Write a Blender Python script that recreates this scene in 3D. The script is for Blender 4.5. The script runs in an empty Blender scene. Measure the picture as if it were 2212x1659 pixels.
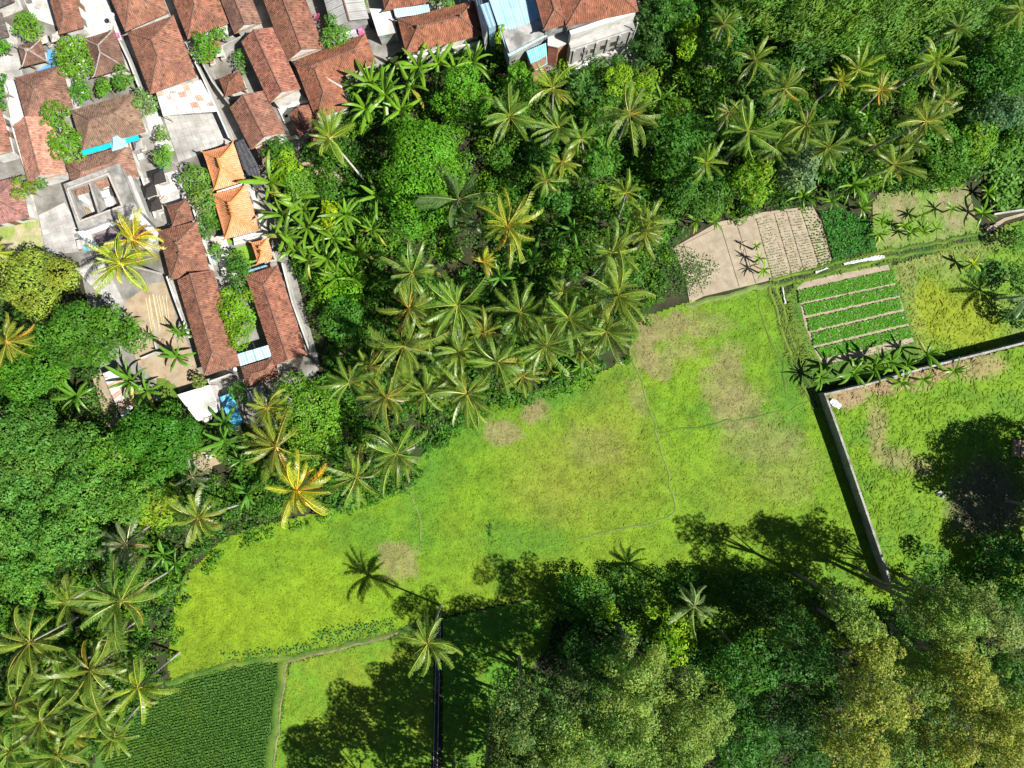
import bpy, math, random
import numpy as np
from mathutils import Vector, Matrix

# ------------------------------------------------------------------ camera, sky, sun, exposure
scene = bpy.context.scene
COL = scene.collection
CAM_H, FPX = 105.0, 1580.0            # drone height in metres, focal length in photo units (2212 units across)
cam_d = bpy.data.cameras.new('camera')
cam = bpy.data.objects.new('camera', cam_d); COL.objects.link(cam)
cam.location = (0, 0, CAM_H); cam.rotation_euler = (0, 0, 0)
cam_d.sensor_width = 36.0; cam_d.lens = 36.0 * FPX / 2212.0
cam_d.clip_start = 0.5; cam_d.clip_end = 6000.0
scene.camera = cam
SUN_EL = math.radians(52.0)
SUN_AZ = math.atan2(0.91, -0.41)      # towards the sun, clockwise from +Y
world = bpy.data.worlds.new('World'); scene.world = world; world.use_nodes = True
nt = world.node_tree; nt.nodes.clear()
sky = nt.nodes.new('ShaderNodeTexSky'); sky.sky_type = 'NISHITA'; sky.sun_disc = False
sky.air_density = 0.6; sky.dust_density = 0.3; sky.sun_elevation = SUN_EL; sky.sun_rotation = SUN_AZ
bg = nt.nodes.new('ShaderNodeBackground'); bg.inputs[1].default_value = 0.05
wo = nt.nodes.new('ShaderNodeOutputWorld')
nt.links.new(sky.outputs[0], bg.inputs[0]); nt.links.new(bg.outputs[0], wo.inputs[0])
sun_d = bpy.data.lights.new('sun', 'SUN'); sun_d.energy = 5.0; sun_d.angle = math.radians(0.53)
sun_d.color = (1.0, 0.955, 0.88)
sun = bpy.data.objects.new('sun', sun_d); COL.objects.link(sun)
sdir = Vector((-math.sin(SUN_AZ) * math.cos(SUN_EL), -math.cos(SUN_AZ) * math.cos(SUN_EL), -math.sin(SUN_EL)))
sun.rotation_euler = sdir.to_track_quat('-Z', 'Y').to_euler(); sun.location = (60, -40, 120)
vs = scene.view_settings
vs.view_transform = 'Standard'; vs.look = 'None'; vs.gamma = 1.0; vs.use_curve_mapping = False
vs.exposure = 0.95
try:
    scene.cycles.max_bounces = 5; scene.cycles.diffuse_bounces = 2; scene.cycles.transparent_max_bounces = 8
except Exception:
    pass

# ------------------------------------------------------------------ photo units -> metres
TILES = {'A': (0, 0, .19841), 'B': (384.0, 0, .19841), 'C': (768.0, 0, .2976), 'D': (0, 274.3, .19841),
         'E': (329.2, 274.3, .19841), 'F': (0, 548.6, .3224), 'G': (1316.7, 0, .40476), 'H': (1426.4, 384.0, .35516),
         'I': (713.2, 493.7, .34722), 'J': (0, 1042.3, .37202), 'K': (768.0, 1042.3, .37202),
         'L': (1481.2, 1042.3, .3717), 'M': (274.3, 713.2, .19841), 'N': (795.5, 0, .27282),
         'O': (576.0, 384.0, .14881), 'Q': (1755.5, 109.7, .20634), 'Z': (0, 0, 1.0)}
def T(t, u, v):
    a, b, s = TILES[t]; return (a + u * s, b + v * s)
def P(p, z=0.0):
    k = (CAM_H - z) / FPX
    return np.array([(p[0] - 1106.0) * k, (829.5 - p[1]) * k, z])
def PT(t, u, v, z=0.0): return P(T(t, u, v), z)
def M2(px, z=0.0): return px * (CAM_H - z) / FPX      # photo units -> metres at height z

# ------------------------------------------------------------------ numeric helpers
def inpoly(poly, x, y):
    poly = np.asarray(poly); r = np.zeros(x.shape, bool); n = len(poly); j = n - 1
    for i in range(n):
        xi, yi = poly[i][0], poly[i][1]; xj, yj = poly[j][0], poly[j][1]
        c = ((yi > y) != (yj > y)) & (x < (xj - xi) * (y - yi) / (yj - yi + 1e-12) + xi)
        r ^= c; j = i
    return r
def vnoise(x, y, scale, seed=0):
    g = np.random.RandomState(seed).rand(128, 128)
    u = x / scale + 1000.3; v = y / scale + 1000.7
    i = np.floor(u).astype(int); j = np.floor(v).astype(int); fu = u - i; fv = v - j
    fu = fu * fu * (3 - 2 * fu); fv = fv * fv * (3 - 2 * fv)
    a = g[i % 128, j % 128]; b = g[(i + 1) % 128, j % 128]; c = g[i % 128, (j + 1) % 128]; d = g[(i + 1) % 128, (j + 1) % 128]
    return (a * (1 - fu) + b * fu) * (1 - fv) + (c * (1 - fu) + d * fu) * fv
def fbm(x, y, scale, seed=0, o=3):
    s = 0; a = 1; t = 0
    for k in range(o):
        s = s + a * vnoise(x, y, scale / 2 ** k, seed + k * 7); t += a; a *= .55
    return s / t
def segdist(poly, x, y):
    d = np.full(x.shape, 1e9)
    for a, b in zip(poly[:-1], poly[1:]):
        ax, ay, bx, by = a[0], a[1], b[0], b[1]; L = (bx - ax) ** 2 + (by - ay) ** 2 + 1e-9
        t = np.clip(((x - ax) * (bx - ax) + (y - ay) * (by - ay)) / L, 0, 1)
        d = np.minimum(d, np.hypot(x - ax - t * (bx - ax), y - ay - t * (by - ay)))
    return d

# ------------------------------------------------------------------ mesh and object helpers
def make_mesh(name, V, faces, mats, col=None, smooth=False, mi=None):
    """faces: list of int arrays of shape (n, k) or python lists"""
    me = bpy.data.meshes.new(name)
    V = np.asarray(V, dtype=np.float32).reshape(-1, 3)
    arrs = []
    for f in faces:
        f = np.asarray(f, dtype=np.int32)
        if f.size: arrs.append(f.reshape(-1, f.shape[-1]))
    loops = np.concatenate([a.ravel() for a in arrs]); tot = np.concatenate([np.full(len(a), a.shape[1], np.int32) for a in arrs])
    st = np.concatenate([[0], np.cumsum(tot)[:-1]]).astype(np.int32)
    me.vertices.add(len(V)); me.vertices.foreach_set('co', V.ravel())
    me.loops.add(len(loops)); me.loops.foreach_set('vertex_index', loops)
    me.polygons.add(len(tot)); me.polygons.foreach_set('loop_start', st)
    try: me.polygons.foreach_set('loop_total', tot)
    except Exception: pass
    if col is not None:
        c = np.asarray(col, np.float32)
        if c.ndim == 1: c = np.tile(c, (len(V), 1))
        c4 = np.ones((len(V), 4), np.float32); c4[:, :3] = c[:, :3]
        at = me.color_attributes.new('col', 'FLOAT_COLOR', 'POINT'); at.data.foreach_set('color', c4.ravel())
    if not isinstance(mats, (list, tuple)): mats = [mats]
    for m in mats: me.materials.append(m)
    if mi is not None: me.polygons.foreach_set('material_index', np.asarray(mi, np.int32))
    me.polygons.foreach_set('use_smooth', np.full(len(tot), bool(smooth)))
    me.update(calc_edges=True); me.validate()
    return me
def link(name, me, parent=None, loc=None):
    o = bpy.data.objects.new(name, me); COL.objects.link(o)
    if parent is not None: o.parent = parent
    if loc is not None: o.location = loc
    return o
def tag(o, label, cat, group=None, kind=None):
    o['label'] = label; o['category'] = cat
    if group: o['group'] = group
    if kind: o['kind'] = kind
    return o
def thing(name, label, cat, loc=(0, 0, 0), group=None):
    o = bpy.data.objects.new(name, None); COL.objects.link(o); o.location = tuple(loc)
    o.empty_display_size = .3
    return tag(o, label, cat, group)
def part(parent, name, V, faces, mat, col=None, smooth=False, mi=None):
    """V in world metres; stored relative to the thing it belongs to"""
    base = np.array(parent.matrix_basis.translation) if parent.parent is None else np.array(parent.parent.matrix_basis.translation)
    me = make_mesh(name, np.asarray(V, float).reshape(-1, 3) - base, faces, mat, col, smooth, mi)
    return link(name, me, parent)
BOXF = np.array([[0, 3, 2, 1], [4, 5, 6, 7], [0, 1, 5, 4], [1, 2, 6, 5], [2, 3, 7, 6], [3, 0, 4, 7]])
def prism(poly, z0, z1):
    """closed prism over a convex or simple polygon (xy list); returns V, face list"""
    p = np.asarray(poly, float)[:, :2]; n = len(p)
    a = np.sum(p[:, 0] * np.roll(p[:, 1], -1) - np.roll(p[:, 0], -1) * p[:, 1])
    if a < 0: p = p[::-1]
    z0 = np.broadcast_to(z0, n); z1 = np.broadcast_to(z1, n)
    V = np.vstack([np.c_[p, z0], np.c_[p, z1]])
    F = [[list(range(n))[::-1]], [list(range(n, 2 * n))], [[i, (i + 1) % n, n + (i + 1) % n, n + i] for i in range(n)]]
    return V, F
def box(c, ax, ay, hx, hy, z0, z1):
    c = np.asarray(c)[:2]; ax = np.asarray(ax)[:2]; ay = np.asarray(ay)[:2]
    q = [c - ax * hx - ay * hy, c + ax * hx - ay * hy, c + ax * hx + ay * hy, c - ax * hx + ay * hy]
    return prism(q, z0, z1)
def merge(parts):
    Vs = []; Fs = {}; o = 0
    for V, F in parts:
        V = np.asarray(V, float).reshape(-1, 3); Vs.append(V)
        for f in F:
            f = np.asarray(f); 
            if f.size == 0: continue
            f = f.reshape(-1, f.shape[-1]); Fs.setdefault(f.shape[1], []).append(f + o)
        o += len(V)
    return np.vstack(Vs), [np.vstack(v) for v in Fs.values()]
def tube(pts, rad, n=7, cap=True):
    pts = np.asarray(pts, float); m = len(pts); rad = np.broadcast_to(rad, m)
    V = []; 
    for i in range(m):
        t = pts[min(i + 1, m - 1)] - pts[max(i - 1, 0)]; t = t / (np.linalg.norm(t) + 1e-9)
        r = np.array([1., 0, 0]) if abs(t[0]) < .8 else np.array([0, 1., 0])
        a = np.cross(t, r); a /= np.linalg.norm(a); b = np.cross(t, a)
        th = np.arange(n) * 2 * math.pi / n
        V.append(pts[i] + rad[i] * (np.cos(th)[:, None] * a + np.sin(th)[:, None] * b))
    V = np.vstack(V); F = []
    for i in range(m - 1):
        for k in range(n): F.append([i * n + k, i * n + (k + 1) % n, (i + 1) * n + (k + 1) % n, (i + 1) * n + k])
    out = [F]
    if cap: out.append([list(range((m - 1) * n, m * n)), list(range(n))[::-1]])
    return V, out

# ------------------------------------------------------------------ materials (all procedural)
def new_mat(name):
    m = bpy.data.materials.new(name); m.use_nodes = True; t = m.node_tree; t.nodes.clear()
    return m, t, t.nodes, t.links
def mat_leaf(name, rough=.5, spec=.35, trans=.3, objcol=False, rnd=0.0):
    m, t, N, L = new_mat(name)
    out = N.new('ShaderNodeOutputMaterial'); b = N.new('ShaderNodeBsdfPrincipled'); tr = N.new('ShaderNodeBsdfTranslucent'); mx = N.new('ShaderNodeMixShader')
    at = N.new('ShaderNodeAttribute'); at.attribute_name = 'col'; c = at.outputs['Color']
    if objcol:
        oi = N.new('ShaderNodeObjectInfo'); mul = N.new('ShaderNodeMix'); mul.data_type = 'RGBA'; mul.blend_type = 'MULTIPLY'; mul.inputs[0].default_value = 1
        L.new(c, mul.inputs[6]); L.new(oi.outputs['Color'], mul.inputs[7]); c = mul.outputs[2]
        if rnd:
            hs = N.new('ShaderNodeHueSaturation'); mr = N.new('ShaderNodeMapRange'); mr.inputs[3].default_value = 1 - rnd; mr.inputs[4].default_value = 1 + rnd
            L.new(oi.outputs['Random'], mr.inputs[0]); L.new(mr.outputs[0], hs.inputs['Value']); L.new(c, hs.inputs['Color']); c = hs.outputs[0]
    b.inputs['Roughness'].default_value = rough; b.inputs['Specular IOR Level'].default_value = spec
    hs2 = N.new('ShaderNodeHueSaturation'); hs2.inputs['Value'].default_value = 1.5; hs2.inputs['Saturation'].default_value = 1.1; L.new(c, hs2.inputs['Color'])
    L.new(c, b.inputs['Base Color']); L.new(hs2.outputs[0], tr.inputs[0]); mx.inputs[0].default_value = trans
    L.new(b.outputs[0], mx.inputs[1]); L.new(tr.outputs[0], mx.inputs[2]); L.new(mx.outputs[0], out.inputs[0])
    return m
def mat_noise(name, c1, c2, scale=1.0, detail=6, rough=.85, spec=.25, bump=.0, bscale=None, attr=False, c3=None, s3=.15, objrnd=0.0, metal=0.0, lo=.35, hi=.65):
    """two (or three) tone stained surface; attr: multiplies the vertex colour"""
    m, t, N, L = new_mat(name)
    out = N.new('ShaderNodeOutputMaterial'); b = N.new('ShaderNodeBsdfPrincipled'); ge = N.new('ShaderNodeNewGeometry')
    n1 = N.new('ShaderNodeTexNoise'); n1.inputs['Scale'].default_value = scale; n1.inputs['Detail'].default_value = detail; n1.inputs['Roughness'].default_value = .65
    L.new(ge.outputs['Position'], n1.inputs['Vector'])
    mr = N.new('ShaderNodeMapRange'); mr.inputs[1].default_value = lo; mr.inputs[2].default_value = hi; L.new(n1.outputs[0], mr.inputs[0])
    mx = N.new('ShaderNodeMix'); mx.data_type = 'RGBA'; mx.inputs[6].default_value = (*c1, 1); mx.inputs[7].default_value = (*c2, 1); L.new(mr.outputs[0], mx.inputs[0])
    c = mx.outputs[2]
    if c3 is not None:
        n3 = N.new('ShaderNodeTexNoise'); n3.inputs['Scale'].default_value = s3; n3.inputs['Detail'].default_value = 4; L.new(ge.outputs['Position'], n3.inputs['Vector'])
        m3 = N.new('ShaderNodeMapRange'); m3.inputs[1].default_value = .5; m3.inputs[2].default_value = .68; L.new(n3.outputs[0], m3.inputs[0])
        x3 = N.new('ShaderNodeMix'); x3.data_type = 'RGBA'; L.new(c, x3.inputs[6]); x3.inputs[7].default_value = (*c3, 1); L.new(m3.outputs[0], x3.inputs[0]); c = x3.outputs[2]
    if attr:
        at = N.new('ShaderNodeAttribute'); at.attribute_name = 'col'
        mu = N.new('ShaderNodeMix'); mu.data_type = 'RGBA'; mu.blend_type = 'MULTIPLY'; mu.inputs[0].default_value = 1
        L.new(at.outputs['Color'], mu.inputs[6]); L.new(c, mu.inputs[7]); c = mu.outputs[2]
    if objrnd:
        oi = N.new('ShaderNodeObjectInfo'); hs = N.new('ShaderNodeHueSaturation'); mp = N.new('ShaderNodeMapRange')
        mp.inputs[3].default_value = 1 - objrnd; mp.inputs[4].default_value = 1 + objrnd
        L.new(oi.outputs['Random'], mp.inputs[0]); L.new(mp.outputs[0], hs.inputs['Value']); L.new(c, hs.inputs['Color']); c = hs.outputs[0]
    L.new(c, b.inputs['Base Color']); b.inputs['Roughness'].default_value = rough; b.inputs['Specular IOR Level'].default_value = spec; b.inputs['Metallic'].default_value = metal
    if bump:
        nb = N.new('ShaderNodeTexNoise'); nb.inputs['Scale'].default_value = bscale or scale * 4; nb.inputs['Detail'].default_value = 5; L.new(ge.outputs['Position'], nb.inputs['Vector'])
        bp = N.new('ShaderNodeBump'); bp.inputs['Strength'].default_value = 1; bp.inputs['Distance'].default_value = bump; L.new(nb.outputs[0], bp.inputs['Height']); L.new(bp.outputs[0], b.inputs['Normal'])
    L.new(b.outputs[0], out.inputs[0])
    return m
LEAF = mat_leaf('leaf', .5, .18, .30)
PALM = mat_leaf('palm_leaf', .40, .55, .22, True, .14)
BANA = mat_leaf('banana_leaf', .4, .45, .3, True, .18)
GRASS = mat_leaf('grass_blade', .7, .12, .16)
BARK = mat_noise('bark', (.16, .13, .10), (.28, .25, .21), 3, bump=.02)
PBARK = mat_noise('palm_bark', (.30, .28, .25), (.45, .43, .40), 2.5, bump=.01)
TILE = mat_noise('clay_tile', (.68, .66, .64), (1.28, 1.22, 1.16), 1.1, rough=.85, spec=.25, attr=True, c3=(.70, .68, .66), s3=.45)
OTILE = mat_noise('glazed_tile', (.92, .9, .88), (1.06, 1.06, 1.06), 1.2, rough=.55, spec=.4, attr=True)
CAP = mat_noise('ridge_cement', (.11, .062, .045), (.20, .125, .095), 2.2)
CAPW = mat_noise('ridge_pale_cement', (.20, .165, .15), (.36, .32, .29), 2.2)
OCAP = mat_noise('ridge_orange', (.46, .19, .05), (.56, .25, .08), 2.2, rough=.5)
PLAST = mat_noise('white_plaster', (.50, .49, .46), (.68, .67, .64), .9, c3=(.34, .33, .30), s3=.6)
GPLAST = mat_noise('grey_render', (.26, .26, .25), (.42, .42, .40), .9, c3=(.15, .15, .14), s3=.5)  # wall tone lowered too, deepening the shade between houses
CONC = mat_noise('concrete', (.30, .295, .28), (.45, .44, .42), .7, bump=.006, objrnd=.10, c3=(.22, .215, .20), s3=.25)
CONCL = mat_noise('pale_concrete', (.40, .395, .375), (.55, .545, .52), .6, bump=.005, objrnd=.08, c3=(.33, .325, .30), s3=.25)
CONCD = mat_noise('weathered_concrete', (.20, .195, .185), (.36, .35, .335), 1.1, bump=.008, c3=(.12, .12, .105), s3=.4)
BRICK = mat_noise('raw_brickwork', (.30, .13, .08), (.42, .20, .13), 2.5, c3=(.34, .28, .22), s3=.7, bump=.01)
WOOD = mat_noise('wood', (.20, .13, .08), (.34, .25, .16), 4, objrnd=.15)
BAMBOO = mat_noise('bamboo_cane', (.44, .38, .20), (.58, .50, .30), 3, rough=.5)
GLASS = mat_noise('window_pane', (.03, .035, .04), (.06, .07, .08), 1, rough=.1, spec=.6)
DOOR = mat_noise('door_wood', (.16, .08, .04), (.26, .14, .08), 5, objrnd=.2)
SAND = mat_noise('sandy_soil', (.23, .175, .115), (.36, .28, .19), .6, bump=.03, bscale=3, c3=(.30, .26, .20), s3=.5)
SOIL = mat_noise('dry_soil', (.23, .19, .135), (.33, .275, .205), .8, bump=.03, bscale=4)
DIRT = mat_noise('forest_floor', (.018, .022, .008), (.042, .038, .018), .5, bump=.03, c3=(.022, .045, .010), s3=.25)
VGROUND = mat_noise('village_ground', (.13, .125, .115), (.26, .25, .23), .45, bump=.01, c3=(.10, .09, .07), s3=.2)  # base tone darkened so the shaded alleys turn near black
FIELD = mat_noise('field_soil', (.85, .85, .85), (1.15, 1.15, 1.15), 3.0, attr=True, bump=.05, bscale=5)
WATER = mat_noise('ditch_water', (.02, .025, .02), (.05, .05, .035), 1, rough=.12, spec=.6)
METALB = mat_noise('pale_blue_sheet', (.25, .43, .55), (.33, .51, .62), .7, rough=.4, spec=.5, c3=(.38, .50, .56), s3=.3)
METALC = mat_noise('cyan_sheet', (.10, .44, .58), (.20, .56, .68), .8, rough=.45, spec=.5)
METALW = mat_noise('white_sheet', (.62, .63, .63), (.74, .75, .75), .8, rough=.45, spec=.5, c3=(.5, .48, .44), s3=.5)
METALG = mat_noise('zinc_sheet', (.42, .44, .46), (.58, .60, .62), 1.2, rough=.4, spec=.5, c3=(.36, .24, .17), s3=.8, objrnd=.12)
METALR = mat_noise('rusty_sheet', (.36, .20, .14), (.50, .34, .27), 1.5, rough=.7, objrnd=.15)
ASB = mat_noise('grey_fibre_cement', (.27, .27, .26), (.38, .38, .37), .8, rough=.9, c3=(.20, .20, .19), s3=.4)
CYAN = mat_noise('bright_blue_plastic', (.0, .42, .62), (.03, .52, .72), 1.5, rough=.4)
BLUET = mat_noise('blue_tarpaulin', (.05, .30, .52), (.16, .48, .70), .7, rough=.5, spec=.4)
NET = mat_noise('black_shade_net', (.035, .037, .042), (.075, .078, .088), 2.5, rough=.7)
TARP = mat_noise('mauve_tarpaulin', (.15, .115, .115), (.24, .20, .20), 1.5, rough=.6)
PLASTIC = mat_noise('white_plastic', (.42, .44, .46), (.60, .61, .62), 2, rough=.4)
IJUK = mat_noise('black_palm_thatch', (.018, .016, .016), (.05, .046, .044), 6, rough=.95, bump=.03)
SHST = mat_noise('shrine_stone', (.30, .27, .24), (.46, .43, .39), 3)
FLOWER = mat_noise('pink_blossom', (.65, .10, .30), (.75, .2, .4), 5)
YELLOWC = mat_noise('yellow_cloth', (.75, .5, .05), (.85, .6, .1), 3)
# ================================================================== SETTING: ground, fields, ditches
RNG = np.random.RandomState(7)
def struct(name, V, F, mat, label, cat='ground', col=None, smooth=False, kind='structure'):
    return tag(link(name, make_mesh(name, V, F, mat, col, smooth)), label, cat, kind=kind)
def pxpoly(pts): return [T(*p) if isinstance(p[0], str) else p for p in pts]
def wpoly(pts, z=0.0): return [P(p, z)[:2] for p in pxpoly(pts)]
def flat(name, pts, z, mat, label, cat='ground', th=None):
    w = wpoly(pts, z)
    V, F = prism(w, z - (th or .04), z)
    return struct(name, V, F, mat, label, cat)
def gridpatch(name, pts, z, step, mat, label, colf, cat='field', amp=.05, ns=1.2, seed=1):
    w = np.array(wpoly(pts)); x0, y0 = w.min(0) - step; x1, y1 = w.max(0) + step
    nx = int((x1 - x0) / step) + 2; ny = int((y1 - y0) / step) + 2
    X, Y = np.meshgrid(x0 + np.arange(nx) * step, y0 + np.arange(ny) * step, indexing='ij')
    cx = X[:-1, :-1] + step / 2; cy = Y[:-1, :-1] + step / 2
    m = inpoly(w, cx, cy); idx = np.arange(nx * ny).reshape(nx, ny)
    q = np.stack([idx[:-1, :-1][m], idx[1:, :-1][m], idx[1:, 1:][m], idx[:-1, 1:][m]], -1)
    used, inv = np.unique(q, return_inverse=True); q = inv.reshape(q.shape)
    x = X.ravel()[used]; y = Y.ravel()[used]
    zz = z + amp * (fbm(x, y, ns, seed) - .3)
    return struct(name, np.c_[x, y, zz], [q], mat, label, cat, colf(x, y), True)
def topx(x, y): return x * FPX / CAM_H + 1106.0, 829.5 - y * FPX / CAM_H
def blob(px, py, cx, cy, rx, ry, soft=.35):
    d = np.hypot((px - cx) / rx, (py - cy) / ry); return np.clip((1 + soft - d) / (2 * soft), 0, 1)
LIME = np.array([.112, .208, .009]); GREEN = np.array([.055, .150, .012]); TAN = np.array([.185, .165, .070]); YEL = np.array([.155, .195, .012])
DARKG = np.array([.030, .105, .015])
def mix(a, b, t): return a * (1 - t[:, None]) + b * t[:, None]
def meadow_col(x, y):
    px, py = topx(x, y); n = fbm(x, y, 6, 3); n2 = fbm(x, y, 1.6, 11); n3 = fbm(x, y, 14, 23)
    c = mix(np.tile(LIME, (len(x), 1)), YEL, np.clip((n3 - .5) * 4, 0, 1) * .35)
    c = mix(c, GREEN, np.clip((n - .52) * 5, 0, 1) * .55)
    j = (n2 - .5) * 46
    c = mix(c, np.array([.150, .235, .008]), blob(px + j, py + j, 560, 1300, 230, 120, .6) * .8)
    for cx, cy, rx, ry, s in [(930, 1000, 60, 70, .75), (1010, 925, 70, 40, .6), (1190, 858, 150, 20, .75), (1340, 815, 40, 22, .6), (905, 1120, 40, 70, .4), (560, 1230, 70, 60, .3), (1590, 700, 60, 90, .35), (1700, 800, 30, 120, .6), (1100, 1180, 150, 40, .35)]:
        c = mix(c, GREEN, blob(px + j, py + j, cx, cy, rx, ry, .6) * s)
    for cx, cy, rx, ry, s in [(1265, 1010, 150, 95, .55), (1330, 930, 60, 110, .45), (1190, 1070, 90, 50, .45), (1600, 1060, 110, 70, .25)]:
        c = mix(c, np.array([.155, .170, .022]), blob(px + j, py + j, cx, cy, rx, ry, .6) * s)
    for cx, cy, rx, ry, s in [(1085, 932, 36, 26, .85), (1150, 895, 36, 18, .85), (1165, 880, 18, 18, .7), (1392, 745, 28, 62, .85), (1440, 705, 60, 30, .7), (1430, 790, 30, 30, .7), (1480, 760, 40, 22, .6),
                              (1560, 830, 45, 60, .65), (1600, 880, 55, 55, .65), (1640, 950, 90, 45, .4), (1700, 1010, 70, 70, .28), (1500, 700, 70, 30, .5), (1280, 960, 60, 40, .25), (1580, 770, 30, 30, .5), (862, 1210, 42, 42, .75), (1380, 860, 16, 40, .5)]:
        c = mix(c, TAN, np.clip(blob(px + j, py + j * .8, cx, cy, rx * 1.1, ry * 1.1, .45) * 1.9 - fbm(x, y, .9, 333) * 1.15, 0, 1) * s)
    m = fbm(x, y, 1.3, 301); c = c * (.84 + .30 * np.clip((m - .25) * 2, 0, 1))[:, None]
    return c * (0.86 + .28 * vnoise(x, y, .5, 5))[:, None]
def lot_col(x, y):
    px, py = topx(x, y); n = fbm(x, y, 4, 31); n2 = fbm(x, y, 1.2, 37)
    c = mix(np.tile(LIME, (len(x), 1)), GREEN, np.clip((n - .45) * 4, 0, 1) * .6)
    j = (n2 - .5) * 30
    for cx, cy, rx, ry, s in [(1830, 855, 45, 25, .9), (1900, 830, 50, 22, .9), (1960, 815, 60, 25, .95), (2030, 795, 40, 25, .8), (2110, 790, 60, 30, .7), (1895, 930, 22, 60, .55), (1935, 990, 40, 25, .5), (1990, 1010, 30, 18, .5)]:
        c = mix(c, np.array([.24, .17, .10]), blob(px + j, py + j * .6, cx, cy, rx, ry, .3) * s)
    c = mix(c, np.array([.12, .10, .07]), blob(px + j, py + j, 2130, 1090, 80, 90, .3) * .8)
    return c * (.8 + .4 * vnoise(x, y, .6, 5))[:, None]
def field2_col(x, y):
    n = fbm(x, y, 4, 41); c = mix(np.tile(np.array([.10, .20, .012]), (len(x), 1)), YEL, np.clip((n - .4) * 3, 0, 1) * .7)
    return c * (.8 + .4 * vnoise(x, y, .6, 6))[:, None]
def weedy_col(x, y):
    px, py = topx(x, y); n = fbm(x, y, 5, 51); c = mix(np.tile(np.array([.10, .195, .016]), (len(x), 1)), np.array([.19, .18, .07]), np.clip((n - .5) * 4, 0, 1) * .6)
    j = (fbm(x, y, 2, 57) - .5) * 40
    for cx, cy, rx, ry, s in [(2060, 690, 85, 60, .95), (2010, 650, 40, 45, .9), (2110, 720, 60, 40, .8)]:
        c = mix(c, np.array([.165, .215, .012]), blob(px + j, py + j, cx, cy, rx, ry, .35) * s)
    c = mix(c, DARKG, blob(px + j, py + j, 2140, 590, 45, 22, .3) * .8)
    return c * (.8 + .4 * vnoise(x, y, .6, 6))[:, None]
def bank_col(x, y):
    n = fbm(x, y, 3, 61); return mix(np.tile(np.array([.05, .115, .014]), (len(x), 1)), np.array([.10, .16, .02]), np.clip((n - .35) * 3, 0, 1)) * (.8 + .4 * vnoise(x, y, .5, 6))[:, None]
def banf_col(x, y):
    n = fbm(x, y, 4, 71); c = mix(np.tile(np.array([.12, .19, .035]), (len(x), 1)), np.array([.21, .18, .10]), np.clip((n - .42) * 4, 0, 1) * .85)
    return c * (.8 + .4 * vnoise(x, y, .6, 6))[:, None]
def lawn_col(x, y):
    n = fbm(x, y, 3, 81); c = mix(np.tile(np.array([.20, .26, .06]), (len(x), 1)), np.array([.38, .33, .22]), np.clip((n - .4) * 4, 0, 1))
    return c * (.85 + .3 * vnoise(x, y, .5, 6))[:, None]
def dark_col(x, y):
    n = fbm(x, y, 3, 91); c = mix(np.tile(np.array([.04, .08, .015]), (len(x), 1)), np.array([.10, .085, .05]), np.clip((n - .5) * 5, 0, 1)); return c

# base ground sheet, reaching the horizon
e = 1500.0
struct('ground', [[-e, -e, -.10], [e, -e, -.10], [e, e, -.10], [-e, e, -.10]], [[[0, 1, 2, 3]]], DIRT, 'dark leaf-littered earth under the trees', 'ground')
VILL = [(-420, -260), (1395, -260), (1376, 130), (1200, 165), (1080, 112), (860, 112), (762, 190), (690, 292), (575, 370), (590, 470), (640, 600), (692, 792), (610, 930), (480, 905), (380, 850), (225, 905), (215, 790), (285, 700), (190, 655), (170, 565), (-420, 565)]
flat('village_ground', VILL, 0.0, VGROUND, 'bare ground darkened for alley shade between the village houses', 'ground', .12)
MEADOW = [(480, 1165), (560, 1135), (700, 1105), (800, 1080), (885, 1050), (905, 990), (960, 935), (1060, 872), (1200, 838), (1310, 800), (1358, 770), (1370, 690), (1480, 655), (1664, 620), (1690, 700), (1742, 850), (1790, 870), (1840, 990), (1935, 1290), (1900, 1400), (1500, 1400), (1190, 1330), (1150, 1290), (950, 1332), (862, 1362), (700, 1402), (622, 1424), (560, 1420), (465, 1438), (372, 1472), (362, 1440), (380, 1290), (410, 1235)]
gridpatch('meadow', MEADOW, .0, .3, FIELD, 'large lime green fallow meadow in the middle', meadow_col)
LOT = [(1786, 852), (2230, 742), (2420, 700), (2420, 1300), (1940, 1300)]
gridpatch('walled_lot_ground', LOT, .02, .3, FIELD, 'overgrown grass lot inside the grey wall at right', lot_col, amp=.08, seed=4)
FIELD2 = [(628, 1432), (700, 1412), (862, 1372), (940, 1342), (936, 1500), (930, 1860), (575, 1860), (592, 1700), (600, 1560)]
gridpatch('shaded_field', FIELD2, .0, .3, FIELD, 'yellow green field beside the dark rice paddy', field2_col, seed=5)
FIELD3 = [(958, 1336), (1150, 1294), (1195, 1330), (1185, 1400), (1110, 1480), (1050, 1600), (1040, 1860), (952, 1860)]
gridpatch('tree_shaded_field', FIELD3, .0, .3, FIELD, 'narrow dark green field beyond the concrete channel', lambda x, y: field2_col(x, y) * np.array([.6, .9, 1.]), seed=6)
RICE = [(195, 1860), (201, 1659), (208, 1622), (260, 1578), (346, 1500), (372, 1480), (465, 1448), (558, 1429), (604, 1432), (596, 1489), (580, 1600), (571, 1659), (560, 1860)]
gridpatch('rice_paddy', RICE, -.04, .35, FIELD, 'dark green rice paddy planted in rows', lambda x, y: np.tile(np.array([.05, .125, .02]), (len(x), 1)), amp=.02, seed=7)
WEEDY = [(1925, 575), (2120, 518), (2165, 490), (2250, 464), (2420, 430), (2420, 700), (2225, 738), (1985, 785), (1975, 720), (1950, 640)]
gridpatch('weedy_field', WEEDY, .0, .3, FIELD, 'weedy yellow green field above the wall at right', weedy_col, seed=8)
BANF = [(1885, 440), (1900, 415), (2090, 400), (2110, 480), (2125, 505), (2000, 540), (1895, 548), (1885, 500)]
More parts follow.
